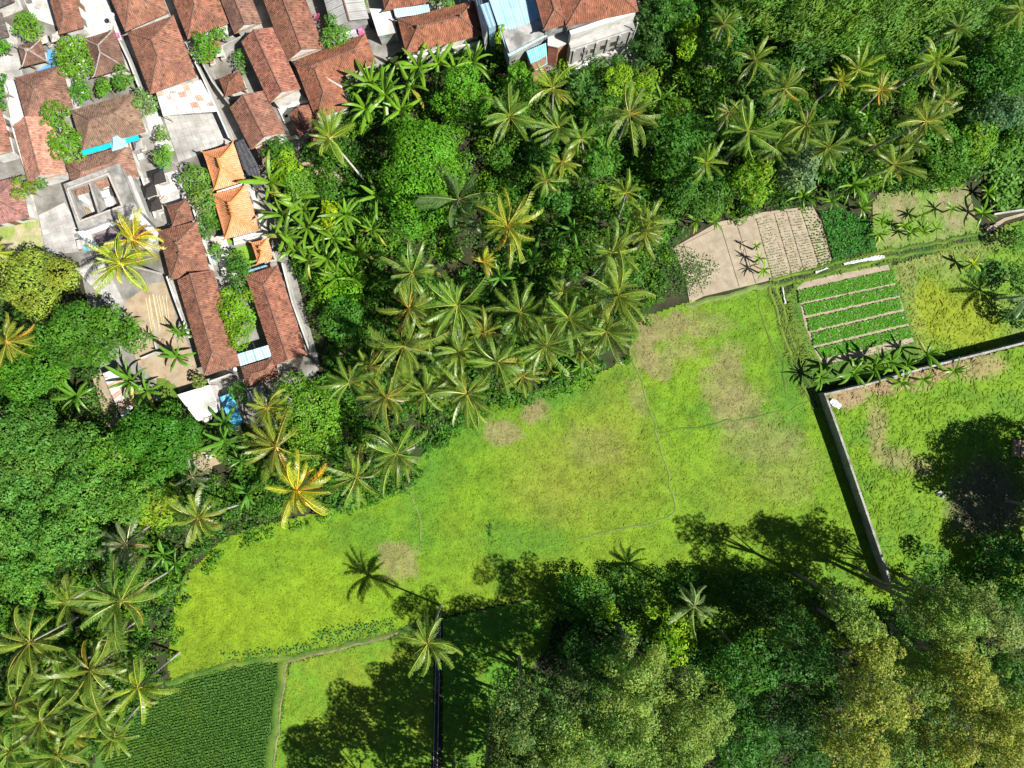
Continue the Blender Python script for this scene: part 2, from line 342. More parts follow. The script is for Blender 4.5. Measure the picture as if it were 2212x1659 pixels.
gridpatch('banana_field', BANF, .01, .3, FIELD, 'bare grassy plot with young banana plants at right', banf_col, seed=9)
MAIZE = [(2120, 330), (2150, 270), (2260, 220), (2420, 220), (2420, 440), (2212, 455), (2140, 460), (2125, 400)]
gridpatch('maize_field', MAIZE, .0, .4, FIELD, 'dense green crop field at the right edge', dark_col, seed=10)
VEGV = [(1700, 640), (1720, 606), (1800, 588), (1925, 566), (1955, 640), (1995, 775), (1900, 810), (1770, 835), (1742, 800), (1715, 720)]
gridpatch('vegetable_plot_verge', VEGV, .0, .3, FIELD, 'weedy green verge round the vegetable plot', bank_col, seed=15)
VEG = [(1722, 622), (1735, 610), (1800, 594), (1918, 572), (1938, 622), (1974, 738), (1900, 762), (1778, 788), (1762, 760), (1738, 700)]
flat('vegetable_plot_ground', VEG, .03, SOIL, 'sandy soil round the green vegetable beds', 'field', .1)
SEED = [(1455, 535), (1550, 480), (1650, 458), (1755, 445), (1775, 480), (1798, 568), (1670, 604), (1520, 640), (1490, 655), (1480, 600)]
flat('seedling_plot_ground', SEED, .03, SOIL, 'tan tilled soil of the seedling plot', 'field', .1)
SANDY = [('F', 830, 330), ('F', 1000, 200), ('F', 1110, 180), ('F', 1180, 420), ('F', 1360, 830), ('F', 1200, 930), ('F', 1040, 850), ('F', 930, 740), ('F', 860, 600)]
flat('sandy_yard', SANDY, .02, SAND, 'bare sandy yard left of the long tiled house', 'yard')
flat('dirt_track', [('F', 610, 800), ('F', 680, 800), ('F', 740, 950), ('F', 820, 1140), ('F', 720, 1160), ('F', 660, 960)], .03, SAND, 'sandy strip beside the rusty sheet roof', 'yard')
flat('rubble_clearing', [('M', 640, 1360), ('M', 900, 1290), ('M', 1150, 1350), ('M', 1130, 1420), ('M', 930, 1480), ('M', 900, 1640), ('M', 800, 1640), ('M', 730, 1450)], .02, SAND, 'pinkish rubble clearing among the lower left trees', 'yard')
flat('tree_root_clearing', [('E', 1750, 330), ('E', 1900, 420), ('E', 2080, 560), ('E', 2060, 640), ('E', 1900, 560), ('E', 1650, 480), ('E', 1620, 400)], .02, SAND, 'bare brown earth round the pale palm trunk', 'yard')
flat('bare_bank', [('I', 20, 760), ('I', 190, 680), ('I', 200, 760), ('I', 140, 830), ('I', 120, 950), ('I', 20, 960)], .02, SAND, 'bare earth with dead branches right of the house', 'yard')
gridpatch('left_lawn', [('D', 290, 1010), ('D', 415, 975), ('D', 500, 1395), ('D', 300, 1420), ('D', -100, 1420), ('D', -100, 1120)], .02, .25, FIELD, 'patchy dry lawn at the left edge', lawn_col, seed=13)
gridpatch('weedy_yard_patch', [('F', 1050, 830), ('F', 1120, 840), ('F', 1195, 905), ('F', 1180, 985), ('F', 1060, 960)], .045, .25, FIELD, 'green weeds at the lower end of the sandy yard', bank_col, seed=14)
flat('garden_path', [('H', 1950, 345), ('H', 2000, 298), ('H', 2090, 245), ('H', 2212, 212), ('H', 2420, 165), ('H', 2420, 185), ('H', 2212, 228), ('H', 2100, 262), ('H', 2005, 330), ('H', 1965, 358)], .06, SOIL, 'worn earth path at the right edge', 'path')

def ribbon(name, pts, width, h, mat, label, cat, colf=None, kind='structure', z=0.0, n=5, jag=.0):
    """a low rounded bank or a flat strip along a line of photo points"""
    w = np.array(wpoly(pts)); d = np.r_[0, np.cumsum(np.hypot(*np.diff(w, axis=0).T))]; L = d[-1]
    m = max(3, int(L / .5)); s = np.linspace(0, L, m); x = np.interp(s, d, w[:, 0]); y = np.interp(s, d, w[:, 1])
    tx = np.gradient(x); ty = np.gradient(y); l = np.hypot(tx, ty); nx, ny = -ty / l, tx / l
    jx = (vnoise(s, s * 0, 1.3, 77) - .5) * jag; x = x + nx * jx; y = y + ny * jx
    o = np.linspace(-.5, .5, n); V = []
    for k in o:
        V.append(np.c_[x + nx * k * width, y + ny * k * width, z + h * (1 - (2 * abs(k)) ** 2) + 0 * x])
    V = np.stack(V, 1).reshape(-1, 3); idx = np.arange(m * n).reshape(m, n)
    q = np.stack([idx[:-1, :-1], idx[1:, :-1], idx[1:, 1:], idx[:-1, 1:]], -1).reshape(-1, 4)[:, ::-1]
    return struct(name, V, [q], mat, label, cat, colf(V[:, 0], V[:, 1]) if colf else None, True, kind)
greyb = lambda x, y: np.tile(np.array([.115, .165, .04]), (len(x), 1)) * (.8 + .4 * vnoise(x, y, .5, 6))[:, None]
BUNDS = [([(1366, 772), (1395, 850), (1420, 935), (1440, 1020), (1458, 1105), (1428, 1125), (1320, 1150), (1240, 1165)], .32, .09, 'thin raised bund running down the middle of the meadow', greyb),
         ([(1420, 935), (1500, 922), (1572, 908), (1700, 890), (1752, 868)], .32, .09, 'faint bund crossing the upper right of the meadow', bank_col),
         ([(886, 1052), (896, 1095), (912, 1130), (910, 1168)], .32, .09, 'short grey bund near the left of the meadow', greyb),
         ([(1640, 648), (1650, 700), (1690, 780), (1700, 850)], .4, .1, 'curved bund below the seedling plot', bank_col),
         ([(1480, 662), (1570, 638), (1664, 612)], .8, .16, 'bund along the lower edge of the seedling plot', greyb),
         ([(360, 1478), (465, 1443), (560, 1424), (614, 1427), (700, 1407), (860, 1366), (940, 1338)], 1.1, .18, 'grassy bund along the top of the rice paddy', bank_col),
         ([(616, 1426), (606, 1489), (592, 1600), (582, 1659), (570, 1860)], 1.4, .2, 'grassy bund right of the rice paddy', bank_col)]
for pts, w, h, lab, cf in BUNDS:
    ribbon('field_bund', pts, w, h, FIELD, lab, 'bund', cf, jag=.7)
tanb = lambda x, y: np.tile(np.array([.17, .145, .075]), (len(x), 1)) * (.6 + .8 * vnoise(x, y, .4, 6))[:, None]
ribbon('bund_track', [(620, 1432), (613, 1489), (600, 1600), (591, 1659), (579, 1860)], .24, .03, FIELD, 'worn brown line on the bund by the paddy', 'path', tanb, z=.16, jag=.5)
ribbon('bund_track', [(622, 1428), (700, 1408), (760, 1394), (860, 1368)], .3, .03, FIELD, 'worn brown line on the bund above the shaded field', 'path', tanb, z=.17, jag=.5)
# irrigation ditches: grassy banks either side of a dark water strip
DIT1 = [(1664, 612), (1720, 600), (1790, 580), (1850, 566), (1915, 552), (2000, 538), (2080, 520), (2130, 508)]
DIT2 = [(1668, 616), (1680, 655), (1700, 720), (1722, 790), (1748, 848), (1764, 880)]
for d, nm in ((DIT1, 'along the top of the vegetable plot'), (DIT2, 'down the left of the vegetable plot')):
    ribbon('ditch_water', d, .5, .0, WATER, 'dark water in the irrigation ditch ' + nm, 'ditch', z=.09)
    for sgn in (-1, 1):
        w = np.array(d, float); tx = np.gradient(w[:, 0]); ty = np.gradient(w[:, 1]); l = np.hypot(tx, ty)
        off = np.c_[w[:, 0] - ty / l * sgn * 7.5, w[:, 1] + tx / l * sgn * 7.5]
        ribbon('ditch_bank', [tuple(q) for q in off], .6, .2, FIELD, ('lower or left' if sgn > 0 else 'upper or right') + ' grassy bank of the ditch ' + nm, 'bank', bank_col, jag=.6)
c = thing('concrete_channel', 'narrow concrete water channel in shade beside the lone palm', 'channel', P((945, 1500)))
w = [P((948, 1322))[:2], P((944, 1500))[:2], P((940, 1680))[:2], P((936, 1860))[:2]]
for k in range(3):
    a, b = w[k], w[k + 1]; t = (b - a) / np.linalg.norm(b - a); n = np.array([-t[1], t[0]]); L = np.linalg.norm(b - a) / 2 - .01
    for s in (-1, 1):
        part(c, 'channel_wall', *box((a + b) / 2 + n * s * .28, t, n, L, .05, -.05, .24), CONCD)  # darker concrete picked to add shade to the channel walls
    part(c, 'water', *box((a + b) / 2, t, n, L, .225, -.05, .10), WATER)

# ------------------------------------------------------------------ stuff: blades and leaf cards
def cards(pos, nrm, ln, wd, col, rng, name, mat, label, cat, bend=0.0, parent=None, align=None, kind='stuff'):
    """one rhombic leaf per position, lying across its normal; returns the object"""
    n = len(pos); nrm = nrm / (np.linalg.norm(nrm, axis=1, keepdims=True) + 1e-9)
    r = rng.randn(n, 3) if align is None else align + .35 * rng.randn(n, 3)
    t = r - nrm * np.sum(r * nrm, 1, keepdims=True); t /= np.linalg.norm(t, axis=1, keepdims=True) + 1e-9
    b = np.cross(nrm, t); ln = np.broadcast_to(ln, n)[:, None]; wd = np.broadcast_to(wd, n)[:, None]
    V = np.stack([pos - t * ln / 2, pos + b * wd / 2 - nrm * bend * ln, pos + t * ln / 2 - nrm * bend * 2 * ln, pos - b * wd / 2 - nrm * bend * ln], 1).reshape(-1, 3)
    F = np.arange(4 * n).reshape(n, 4); C = np.repeat(col, 4, 0)
    return V, F, C
def blades(name, pts, dens, h, wd, colf, label, cat='grass', tilt=.8, seed=0, excl=None, z=0.0, nper=1, cut=None):
    """tussocks of leaning grass blades over a polygon"""
    rng = np.random.RandomState(seed); w = np.array(wpoly(pts)); x0, y0 = w.min(0); x1, y1 = w.max(0)
    n = int((x1 - x0) * (y1 - y0) * dens); x = rng.uniform(x0, x1, n); y = rng.uniform(y0, y1, n)
    m = inpoly(w, x, y)
    if excl is not None: m &= ~excl(x, y)
    cl = fbm(x, y, .9, seed + 3)
    m &= rng.rand(n) < np.clip(.35 + 1.3 * (cl - .2), .25, 1)
    x, y, cl = x[m], y[m], cl[m]; n = len(x)
    hh = h * rng.uniform(.6, 1.3, n) * (.55 + .9 * cl); a = rng.uniform(0, 2 * math.pi, n); ti = rng.uniform(1.15, tilt + .66, n)
    d = np.c_[np.cos(a) * np.sin(ti), np.sin(a) * np.sin(ti), np.cos(ti)]; s = np.c_[-np.sin(a), np.cos(a), 0 * a]
    p = np.c_[x, y, np.full(n, z + .01)]; ww = (wd * rng.uniform(.7, 1.3, n))[:, None]; hh = hh[:, None]
    mid = p + d * hh * .6; d2 = d.copy(); d2[:, 2] -= .6; tip = mid + d2 * hh * .5
    V = np.stack([p - s * ww * .35, p + s * ww * .35, mid + s * ww * .5, mid - s * ww * .5, tip], 1).reshape(-1, 3)
    i = np.arange(n)[:, None] * 5
    q = i + np.array([0, 1, 2, 3]); t = i + np.array([3, 2, 4])
    c = colf(x, y) * rng.uniform(.85, 1.18, (n, 1)) * np.c_[rng.uniform(.9, 1.12, n), np.ones(n), np.ones(n)]
    C = np.repeat(c, 5, 0)
    o = link(name, make_mesh(name, V, [q, t], GRASS, C)); return tag(o, label, cat, kind='stuff')
blades('meadow_grass', MEADOW, 20, .27, .13, meadow_col, 'short lime green grass covering the big meadow', seed=1)
blades('meadow_tussocks', MEADOW, 1.4, .5, .2, lambda x, y: meadow_col(x, y) * np.array([1.1, 1.08, 1.]), 'scattered taller tussocks in the big meadow', seed=101)
blades('lot_grass', LOT, 12, .75, .15, lot_col, 'long tangled grass inside the walled lot', seed=2)
blades('shaded_field_grass', FIELD2, 16, .28, .13, field2_col, 'yellow green grass right of the rice paddy', seed=3)
blades('tree_shaded_grass', FIELD3, 12, .4, .13, field2_col, 'grass in the narrow field beyond the concrete channel', seed=4)
blades('weedy_field_grass', WEEDY, 12, .6, .15, weedy_col, 'yellowish weeds in the field above the wall', seed=5)
blades('banana_field_grass', BANF, 8, .35, .12, banf_col, 'sparse grass between the young banana plants', seed=6)
blades('lawn_grass', [('D', 290, 1010), ('D', 415, 975), ('D', 500, 1395), ('D', 300, 1420), ('D', 0, 1420), ('D', 0, 1120)], 8, .2, .1, lawn_col, 'thin dry grass on the lawn at left', seed=7)
blades('yard_weeds', [('F', 1050, 830), ('F', 1120, 840), ('F', 1195, 905), ('F', 1180, 985), ('F', 1060, 960)], 30, .4, .13, bank_col, 'green weeds below the sandy yard', seed=8)
EDGE = [(1735, 850), (1700, 760), (1672, 640), (1690, 628), (1712, 700), (1745, 800), (1770, 850)]
blades('ditch_grass', EDGE, 40, .9, .14, bank_col, 'tall grass along the ditch left of the vegetable plot', seed=9)
EDGE2 = [(1664, 622), (1790, 590), (1915, 562), (2080, 530), (2130, 518), (2130, 500), (2000, 527), (1915, 541), (1790, 570), (1664, 604)]
blades('ditch_bank_grass', EDGE2, 60, .7, .14, bank_col, 'grass along the ditch above the vegetable plot', seed=10, excl=lambda x, y: segdist([P(p)[:2] for p in DIT1], x, y) < .2)
BUNDG = [(360, 1484), (465, 1450), (560, 1431), (608, 1434), (598, 1489), (584, 1600), (572, 1665), (556, 1860), (582, 1860), (594, 1665), (606, 1600), (618, 1489), (628, 1436), (860, 1374), (940, 1344), (940, 1332), (860, 1356), (614, 1416), (560, 1414), (465, 1433), (360, 1470)]
blades('bund_grass', BUNDG, 16, .35, .1, bank_col, 'bright grass on the bunds round the rice paddy', seed=11, z=.1)
# rice in rows
def rice():
    rng = np.random.RandomState(21); w = np.array(wpoly(RICE)); a = math.radians(14); t = np.array([math.cos(a), math.sin(a)]); n = np.array([-t[1], t[0]])
    u, v = np.meshgrid(np.arange(-70, 70, .17), np.arange(-110, 20, .41)); u = u.ravel() + rng.uniform(-.05, .05, u.size); v = v.ravel() + rng.uniform(-.06, .06, v.size); v = v + .5 * (fbm(u, v, 6, 404) - .5)
    x = u * t[0] + v * n[0]; y = u * t[1] + v * n[1]; m = inpoly(w, x, y); x, y = x[m], y[m]
    x = np.repeat(x, 4) ; y = np.repeat(y, 4); k = len(x); az = rng.uniform(0, 6.28, k); ti = rng.uniform(.1, .45, k); h = rng.uniform(.25, .42, k)[:, None]
    d = np.c_[np.cos(az) * np.sin(ti), np.sin(az) * np.sin(ti), np.cos(ti)]; s = np.c_[-np.sin(az), np.cos(az), 0 * az]
    p = np.c_[x, y, np.full(k, -.02)]; tip = p + d * h
    V = np.stack([p - s * .035, p + s * .035, tip + s * .05, tip - s * .05], 1).reshape(-1, 3)
    nn = fbm(x, y, 5, 5); c = mix(np.tile(np.array([.085, .205, .028]), (k, 1)), np.array([.13, .235, .025]), np.clip((nn - .45) * 4, 0, 1)) * rng.uniform(.8, 1.25, (k, 1))
    tag(link('rice_plants', make_mesh('rice_plants', V, [np.arange(4 * k).reshape(k, 4)], GRASS, np.repeat(c, 4, 0))), 'rows of dark green rice in the paddy', 'rice', kind='stuff')
rice()
# low leafy crops
def leafy(poly_w, dens, h0, h1, size, colr, rng, soft=0.0):
    w = np.array(poly_w); x0, y0 = w.min(0); x1, y1 = w.max(0); n = int((x1 - x0) * (y1 - y0) * dens)
    x = rng.uniform(x0, x1, n); y = rng.uniform(y0, y1, n); m = inpoly(w, x, y)
    if soft: m &= segdist(list(w) + [w[0]], x, y) > soft * rng.rand(n) * 2 * fbm(x, y, 1.5, 77)
    x, y = x[m], y[m]; n = len(x)
    g = fbm(x, y, .8, 9); z = h0 + (h1 - h0) * g * rng.uniform(.5, 1.2, n)
    nr = np.c_[rng.randn(n) * .5, rng.randn(n) * .5, np.ones(n)]
    c = np.array(colr) * rng.uniform(.7, 1.35, (n, 1)) * (.8 + .4 * g)[:, None]
    return cards(np.c_[x, y, z], nr, rng.uniform(.7, 1.3, n) * size, rng.uniform(.7, 1.3, n) * size * .5, c, rng, '', None, '', '')
beds = [[(835, 690), (1412, 562), (1425, 640), (840, 762)], [(865, 775), (1440, 655), (1452, 715), (885, 838)], [(892, 860), (1452, 735), (1466, 798), (905, 932)], [(918, 948), (1492, 815), (1502, 885), (930, 1022)], [(945, 1042), (1512, 905), (1535, 968), (985, 1100)]]
beds = [[(u, v + (-1 if k < 2 else 1)) for k, (u, v) in enumerate(b)] for b in beds]
ords = ['first', 'second', 'third', 'fourth', 'fifth', 'sixth', 'seventh', 'eighth', 'ninth', 'tenth', 'eleventh', 'twelfth', 'thirteenth', 'fourteenth', 'fifteenth', 'sixteenth', 'seventeenth', 'eighteenth', 'nineteenth', 'twentieth']
rng = np.random.RandomState(5)
for i, b in enumerate(beds):
    w = [PT('H', *p)[:2] for p in b]; c0 = np.mean(w, 0)
    t = thing('vegetable_bed', 'long raised bed of bright green vegetables, %s from the top of five' % ords[i], 'vegetable bed', (c0[0], c0[1], 0), 'vegetable beds right of the ditch')
    part(t, 'soil', *prism(w, -.05, .14), SOIL)
    up = (np.array(w[0]) - np.array(w[3])); up = up / np.linalg.norm(up) * .03; wx = [w[0] + up, w[1] + up, w[2] - up, w[3] - up]; V, F, C = leafy(wx, 110, .16, .42, .26, (.080, .275, .012), rng); o = part(t, 'foliage', V, [F], LEAF, C); o['kind'] = 'stuff'
strips = [([(140, 405), (345, 305), (462, 668), (262, 712)], 0, 'bare tan soil strip at the far left of the seedling plot'), ([(368, 295), (445, 278), (568, 642), (480, 664)], 0, 'bare tan soil strip second from the left in the seedling plot'), ([(462, 272), (545, 258), (640, 625), (580, 642)], 0, 'bare tan soil strip under the leaning banana shadows'),
          ([(582, 250), (668, 228), (782, 588), (682, 610)], 1, 'seedling strip with thin green rows, widest of the four'), ([(692, 216), (748, 208), (852, 566), (800, 580)], 1, 'seedling strip second of the four with green rows'), ([(768, 206), (840, 198), (948, 540), (872, 560)], 1, 'seedling strip third of the four with green rows'), ([(854, 196), (926, 190), (1030, 514), (968, 533)], 2, 'seedling strip with the largest plants beside the dense green plot')]
for b, k, lab in strips:
    w = np.array([PT('H', *p)[:2] for p in b]); c0 = w.mean(0)
    t = thing('seedling_strip', lab, 'planting strip', (c0[0], c0[1], 0), 'soil strips of the seedling plot')
    part(t, 'soil', *prism(w, -.05, .12), SOIL)
    if k:
        u = (w[1] - w[0]); pr = []; L = np.linalg.norm(w[3] - w[0]); ns = int(L / .38)
        xs = []
        for s in np.linspace(.02, .98, ns):
            a = w[0] + (w[3] - w[0]) * s; bb = w[1] + (w[2] - w[1]) * s; m_ = int(np.linalg.norm(bb - a) / .24)
            for q in np.linspace(.06, .94, m_):
                if rng.rand() < (.5 + .45 * s): xs.append(a + (bb - a) * q + rng.uniform(-.05, .05, 2))
        xs = np.repeat(np.array(xs), 3, 0); n = len(xs); sz = (.17 if k == 1 else .30)
        V, F, C = cards(np.c_[xs + rng.uniform(-.06, .06, (n, 2)), rng.uniform(.16, .3, n)], np.c_[rng.randn(n, 2) * .6, np.ones(n)], sz * rng.uniform(.7, 1.3, n), sz * .5 * rng.uniform(.7, 1.3, n), np.array([.085, .20, .02]) * rng.uniform(.7, 1.3, (n, 1)), rng, '', None, '', '')
        o = part(t, 'seedlings', V, [F], LEAF, C); o['kind'] = 'stuff'
def crop(name, pts, dens, h0, h1, size, colr, label, cat, seed, soft=.5):
    w = wpoly(pts); rng = np.random.RandomState(seed)
    V, F, C = leafy(w, dens, h0, h1, size, colr, rng, soft)
    tag(link(name, make_mesh(name, V, [F], LEAF, C)), label, cat, kind='stuff')
crop('dense_crop', [('H', 945, 190), ('H', 1090, 190), ('H', 1270, 240), ('H', 1315, 450), ('H', 1180, 490), ('H', 1040, 508), ('H', 1000, 380)], 50, .3, 1.1, .32, (.042, .19, .02), 'dense dark green crop beside the seedling strips', 'crop', 31)
crop('maize_crop', MAIZE, 22, .4, 2.0, .75, (.095, .22, .03), 'dense green crop leaves at the right edge', 'crop', 32)
crop('bed_weeds', [('H', 800, 620), ('H', 900, 595), ('H', 850, 680), ('H', 830, 760), ('H', 880, 860), ('H', 930, 1030), ('H', 990, 1110), ('H', 1540, 985), ('H', 1550, 1020), ('H', 1200, 1110), ('H', 970, 1190), ('H', 900, 1150), ('H', 800, 850), ('H', 745, 690)], 22, .05, .5, .25, (.055, .16, .015), 'green weeds round the vegetable beds', 'weeds', 33, .8)
crop('seed_plot_weeds', [('H', 30, 420), ('H', 180, 420), ('H', 330, 480), ('H', 380, 560), ('H', 250, 720), ('H', 60, 760), ('H', -60, 620)], 40, .2, 1.8, .3, (.05, .13, .02), 'green scrub over the left end of the seedling plot', 'scrub', 34, 2.2)
crop('meadow_edge_plants', [(665, 1385), (690, 1355), (780, 1340), (862, 1330), (862, 1358), (700, 1398), (620, 1415), (520, 1425), (470, 1420), (480, 1405), (600, 1395)], 10, .1, .5, .4, (.06, .18, .04), 'broad pale leaves along the meadow bottom edge', 'plants', 35)
crop('vine_patch', [(900, 960), (1000, 880), (1080, 868), (1060, 890), (960, 950), (920, 985)], 30, .1, .7, .35, (.05, .19, .02), 'leafy creepers where the palms meet the meadow', 'creepers', 36)
crop('meadow_clump', [(1052, 1125), (1062, 1122), (1066, 1150), (1056, 1175), (1050, 1150)], 30, .1, .5, .35, (.03, .12, .02), 'small dark leafy clump in the open meadow', 'plants', 37)
# ================================================================== BUILDINGS
BRN = (.23, .112, .076); DBR = (.145, .08, .058); RED = (.225, .095, .060); DUST = (.215, .145, .105); PINK = (.40, .21, .155); ORG = (.64, .262, .12); PAV = (.155, .092, .070)
def fitrect(cs, z):
    w = [P(p, z)[:2] for p in pxpoly(cs)]; TL, TR, BR, BL = w
    ex = (TR - TL + BR - BL) / 2; ey = (TL - BL + TR - BR) / 2
    l1, l2 = np.linalg.norm(ex), np.linalg.norm(ey)
    v = np.array([ex[0], ex[1]]) + np.array([ey[1], -ey[0]]); th = math.atan2(v[1], v[0])
    ux = np.array([math.cos(th), math.sin(th)]); uy = np.array([-ux[1], ux[0]])
    return (TL + TR + BR + BL) / 4, ux, uy, abs(ex @ ux), abs(ey @ uy)
def slope_tiles(o, e, n, Lu, run, i0, i1, ze, rise, pw, lift, rng, base, tw=.24, tl=.30, dark=.06):
    Vs = []; Cs = []; rows = int(math.ceil(run / tl))
    def zf(u, v):
        t = np.clip(v / run, 0, 1); l = i0 * t; r = Lu - i1 * t
        d = np.minimum(u - l if i0 > .05 else 9 + 0 * u, r - u if i1 > .05 else 9 + 0 * u)
        return ze + rise * t ** pw + lift * np.clip(1 - d / 1.6, 0, 1) ** 2 * (1 - t)
    slopec = rng.uniform(.92, 1.08)
    for k in range(rows):
        v0 = k * tl; v1 = min(run, v0 + tl * 1.12); t = (v0 + min(run, v0 + tl)) / 2 / run
        l = i0 * t; r = Lu - i1 * t; m = int((r - l) / tw)
        if m < 1: continue
        w = (r - l) / m; u0 = l + np.arange(m) * w
        def pt(u, v, dz): return np.c_[o[0] + e[0] * u + n[0] * v, o[1] + e[1] * u + n[1] * v, zf(u, v + 0 * u) + dz]
        q = np.stack([pt(u0 + .012, v0, .055), pt(u0 + w / 2, v0, .105), pt(u0 + w - .012, v0, .055), pt(u0 + .012, v1, .02), pt(u0 + w / 2, v1, .07), pt(u0 + w - .012, v1, .02)], 1)
        q[:, :, 2] += rng.uniform(-.012, .02, (m, 1)) + np.where(rng.rand(m, 1) < .012, .05, 0); Vs.append(q.reshape(-1, 3))
        c = np.array(base) * slopec * rng.uniform(.82, 1.18, (m, 1)) * np.where(rng.rand(m, 1) < dark, .6, 1) * (1 + .06 * rng.randn(m, 3) * np.array([1, .6, .6])); Cs.append(np.repeat(c, 6, 0))
    V = np.vstack(Vs); i = np.arange(len(V) // 6)[:, None] * 6
    Q = np.vstack([i + np.array([0, 1, 4, 3]), i + np.array([1, 2, 5, 4])])
    ts = np.linspace(0, 1, 5); B = []
    for t in ts:
        for u in np.linspace(i0 * t, Lu - i1 * t, 9):
            B.append([o[0] + e[0] * u + n[0] * t * run, o[1] + e[1] * u + n[1] * t * run, float(zf(np.array([u]), np.array([t * run]))[0]) - .02])
    bq = [[a * 9 + b, a * 9 + b + 1, (a + 1) * 9 + b + 1, (a + 1) * 9 + b] for a in range(4) for b in range(8)]
    return (V, Q, np.vstack(Cs)), (np.array(B), bq), zf
def house(name, label, cs, ze=3.0, slope=.62, gab=(0, 0), pal=BRN, wall=PLAST, ov=.55, cap=None, pw=1.0, lift=0.0, tmat=None, pyr=False, z0=0.0, openings=True, inset=None, cat='house', finial=0, axis=None, dark=.06, posts=False, seed=None, group='tiled roof houses of the village'):
    rng = np.random.RandomState(abs(hash(label)) % 99991 if seed is None else seed) if False else np.random.RandomState(sum(map(ord, label)) % 9973)
    c, ux, uy, Lx, Ly = fitrect(cs, ze)
    lx = (Lx >= Ly) if axis is None else axis == 'x'
    if lx: a, b, L, W = ux, uy, Lx, Ly
    else: a, b, L, W = -uy, ux, Ly, Lx
    rise = slope * W / 2
    i0 = 0 if gab[0] else (inset or W / 2); i1 = 0 if gab[1] else (inset or W / 2)
    if i0 + i1 > L - .3 or pyr: s = (L - .25) / (i0 + i1 + 1e-6); i0 *= min(s, 1) if not pyr else s; i1 *= min(s, 1) if not pyr else s
    t = thing(name, label, cat, (c[0], c[1], z0), group)
    C = lambda u, v: c + a * u + b * v
    tm = tmat or TILE; cap = cap or CAP
    # walls
    if posts:
        for su in (-1, 1):
            for sv in (-1, 1): part(t, 'post', *box(C(su * (L / 2 - ov), sv * (W / 2 - ov)), a, b, .09, .09, z0 + .3, ze - .1), WOOD)
        part(t, 'platform', *box(c, a, b, L / 2 - ov + .25, W / 2 - ov + .25, z0 - .05, z0 + .6), GPLAST)
    else:
        gw = [box(c, a, b, L / 2 - ov * (.45 if gab[0] and gab[1] else 1), W / 2 - ov, z0 - .05, ze - .12)]
        for g, s in ((gab[0], -1), (gab[1], 1)):
            if g:
                u = s * (L / 2 - ov * .45 - .1); h = rise * (1 - (ov / (W / 2)))
                q0, q1, q2 = C(u - .1, 0), C(u + .1, 0), None
                Vg = [[*C(u - .1, -W / 2 + ov), ze - .12], [*C(u - .1, W / 2 - ov), ze - .12], [*C(u - .1, 0), ze + rise - .16], [*C(u + .1, -W / 2 + ov), ze - .12], [*C(u + .1, W / 2 - ov), ze - .12], [*C(u + .1, 0), ze + rise - .16]]
                gw.append((np.array(Vg), [[[0, 1, 2], [5, 4, 3]], [[0, 3, 4, 1], [1, 4, 5, 2], [2, 5, 3, 0]]]))
        part(t, 'wall', *merge(gw), wall)
        if openings:
            # the wall that looks towards the camera
            cand = [(b, a, W / 2 - ov, L), (-b, a, W / 2 - ov, L)]; fr = min(cand, key=lambda q: float((c + q[0]) @ (c + q[0])))
            nrm, tan, dist, span = fr
            def opening(nm, mt, u, w, zb, zt, th=.06, par=None):
                return part(par or t, nm, *box(c + nrm * (dist + .02) + tan * u, tan, nrm, w / 2, th, z0 + zb, z0 + zt), mt)
            opening('door', DOOR, 0, .9, .02, 2.1)
            k = 0
            for u in np.arange(-span / 2 + 1.4, span / 2 - 1.2, 1.9):
                if abs(u) < 1.1 or k > 4: continue
                k += 1; f = opening('window', WOOD, u, 1.1, .9, 2.0); opening('pane', GLASS, u, .94, .98, 1.92, .075, f)
    part(t, 'eave_board', *box(c, a, b, L / 2 - .06, W / 2 - .06, ze - .13, ze - .03), WOOD)
    # roof slopes
    sl = [(C(-L / 2, -W / 2), a, b, L, W / 2, i0, i1), (C(L / 2, W / 2), -a, -b, L, W / 2, i1, i0)]
    if i0: sl.append((C(-L / 2, W / 2), -b, a, W, i0, W / 2, W / 2))
    if i1: sl.append((C(L / 2, -W / 2), b, -a, W, i1, W / 2, W / 2))
    roof = None; Vs = []; Qs = []; Cs = []; off = 0
    for k, (o, e_, n, Lu, run, j0, j1) in enumerate(sl):
        (V, Q, CC), (Bv, Bq), zf = slope_tiles(o, e_, n, Lu, run, j0, j1, ze, rise, pw, lift, rng, pal, dark=dark)
        if roof is None: roof = part(t, 'roof', Bv, [Bq], tm, np.array(pal) * .5); first = zf
        else: part(t, 'roof_deck', Bv, [Bq], tm, np.array(pal) * .5)
        o_ = part(roof, 'roof_tiles', V, [Q], tm, CC); o_['kind'] = 'stuff'
    # ridge and hip caps
    r0, r1 = C(-L / 2 + i0, 0), C(L / 2 - i1, 0); zr = ze + rise + .08
    lines = []
    if np.linalg.norm(r1 - r0) > .3: lines.append(('ridge_cap', [[*r0, zr], [*((r0 + r1) / 2), zr + .02], [*r1, zr]]))
    for s, i, r in ((-1, i0, r0), (1, i1, r1)):
        if not i: continue
        for q in (-1, 1):
            k0 = C(s * L / 2, q * W / 2); pts = []
            for tt in np.linspace(0, 1, 7):
                p = k0 + (r - k0) * tt; pts.append([*p, ze + rise * tt ** pw + lift * (1 - tt) * np.clip(1 - 0 / 1.6, 0, 1) + .07])
            if lift: pts.insert(0, [*(k0 + (k0 - r) / np.linalg.norm(k0 - r) * .25), ze + lift + .3])
            lines.append(('hip_cap', pts))
    for nm, pts in lines: part(roof, nm, *tube(pts, .09 if not lift else .10, 6), cap)
    if finial:
        for p in ([r0, r1] if finial == 1 else [r0, r0 + (r1 - r0) * .33, r0 + (r1 - r0) * .67, r1]):
            part(roof, 'finial', *tube([[*p, zr], [*p, zr + .2], [*p, zr + .35], [*p, zr + .7]], [.2, .26, .14, .04], 8), cap)
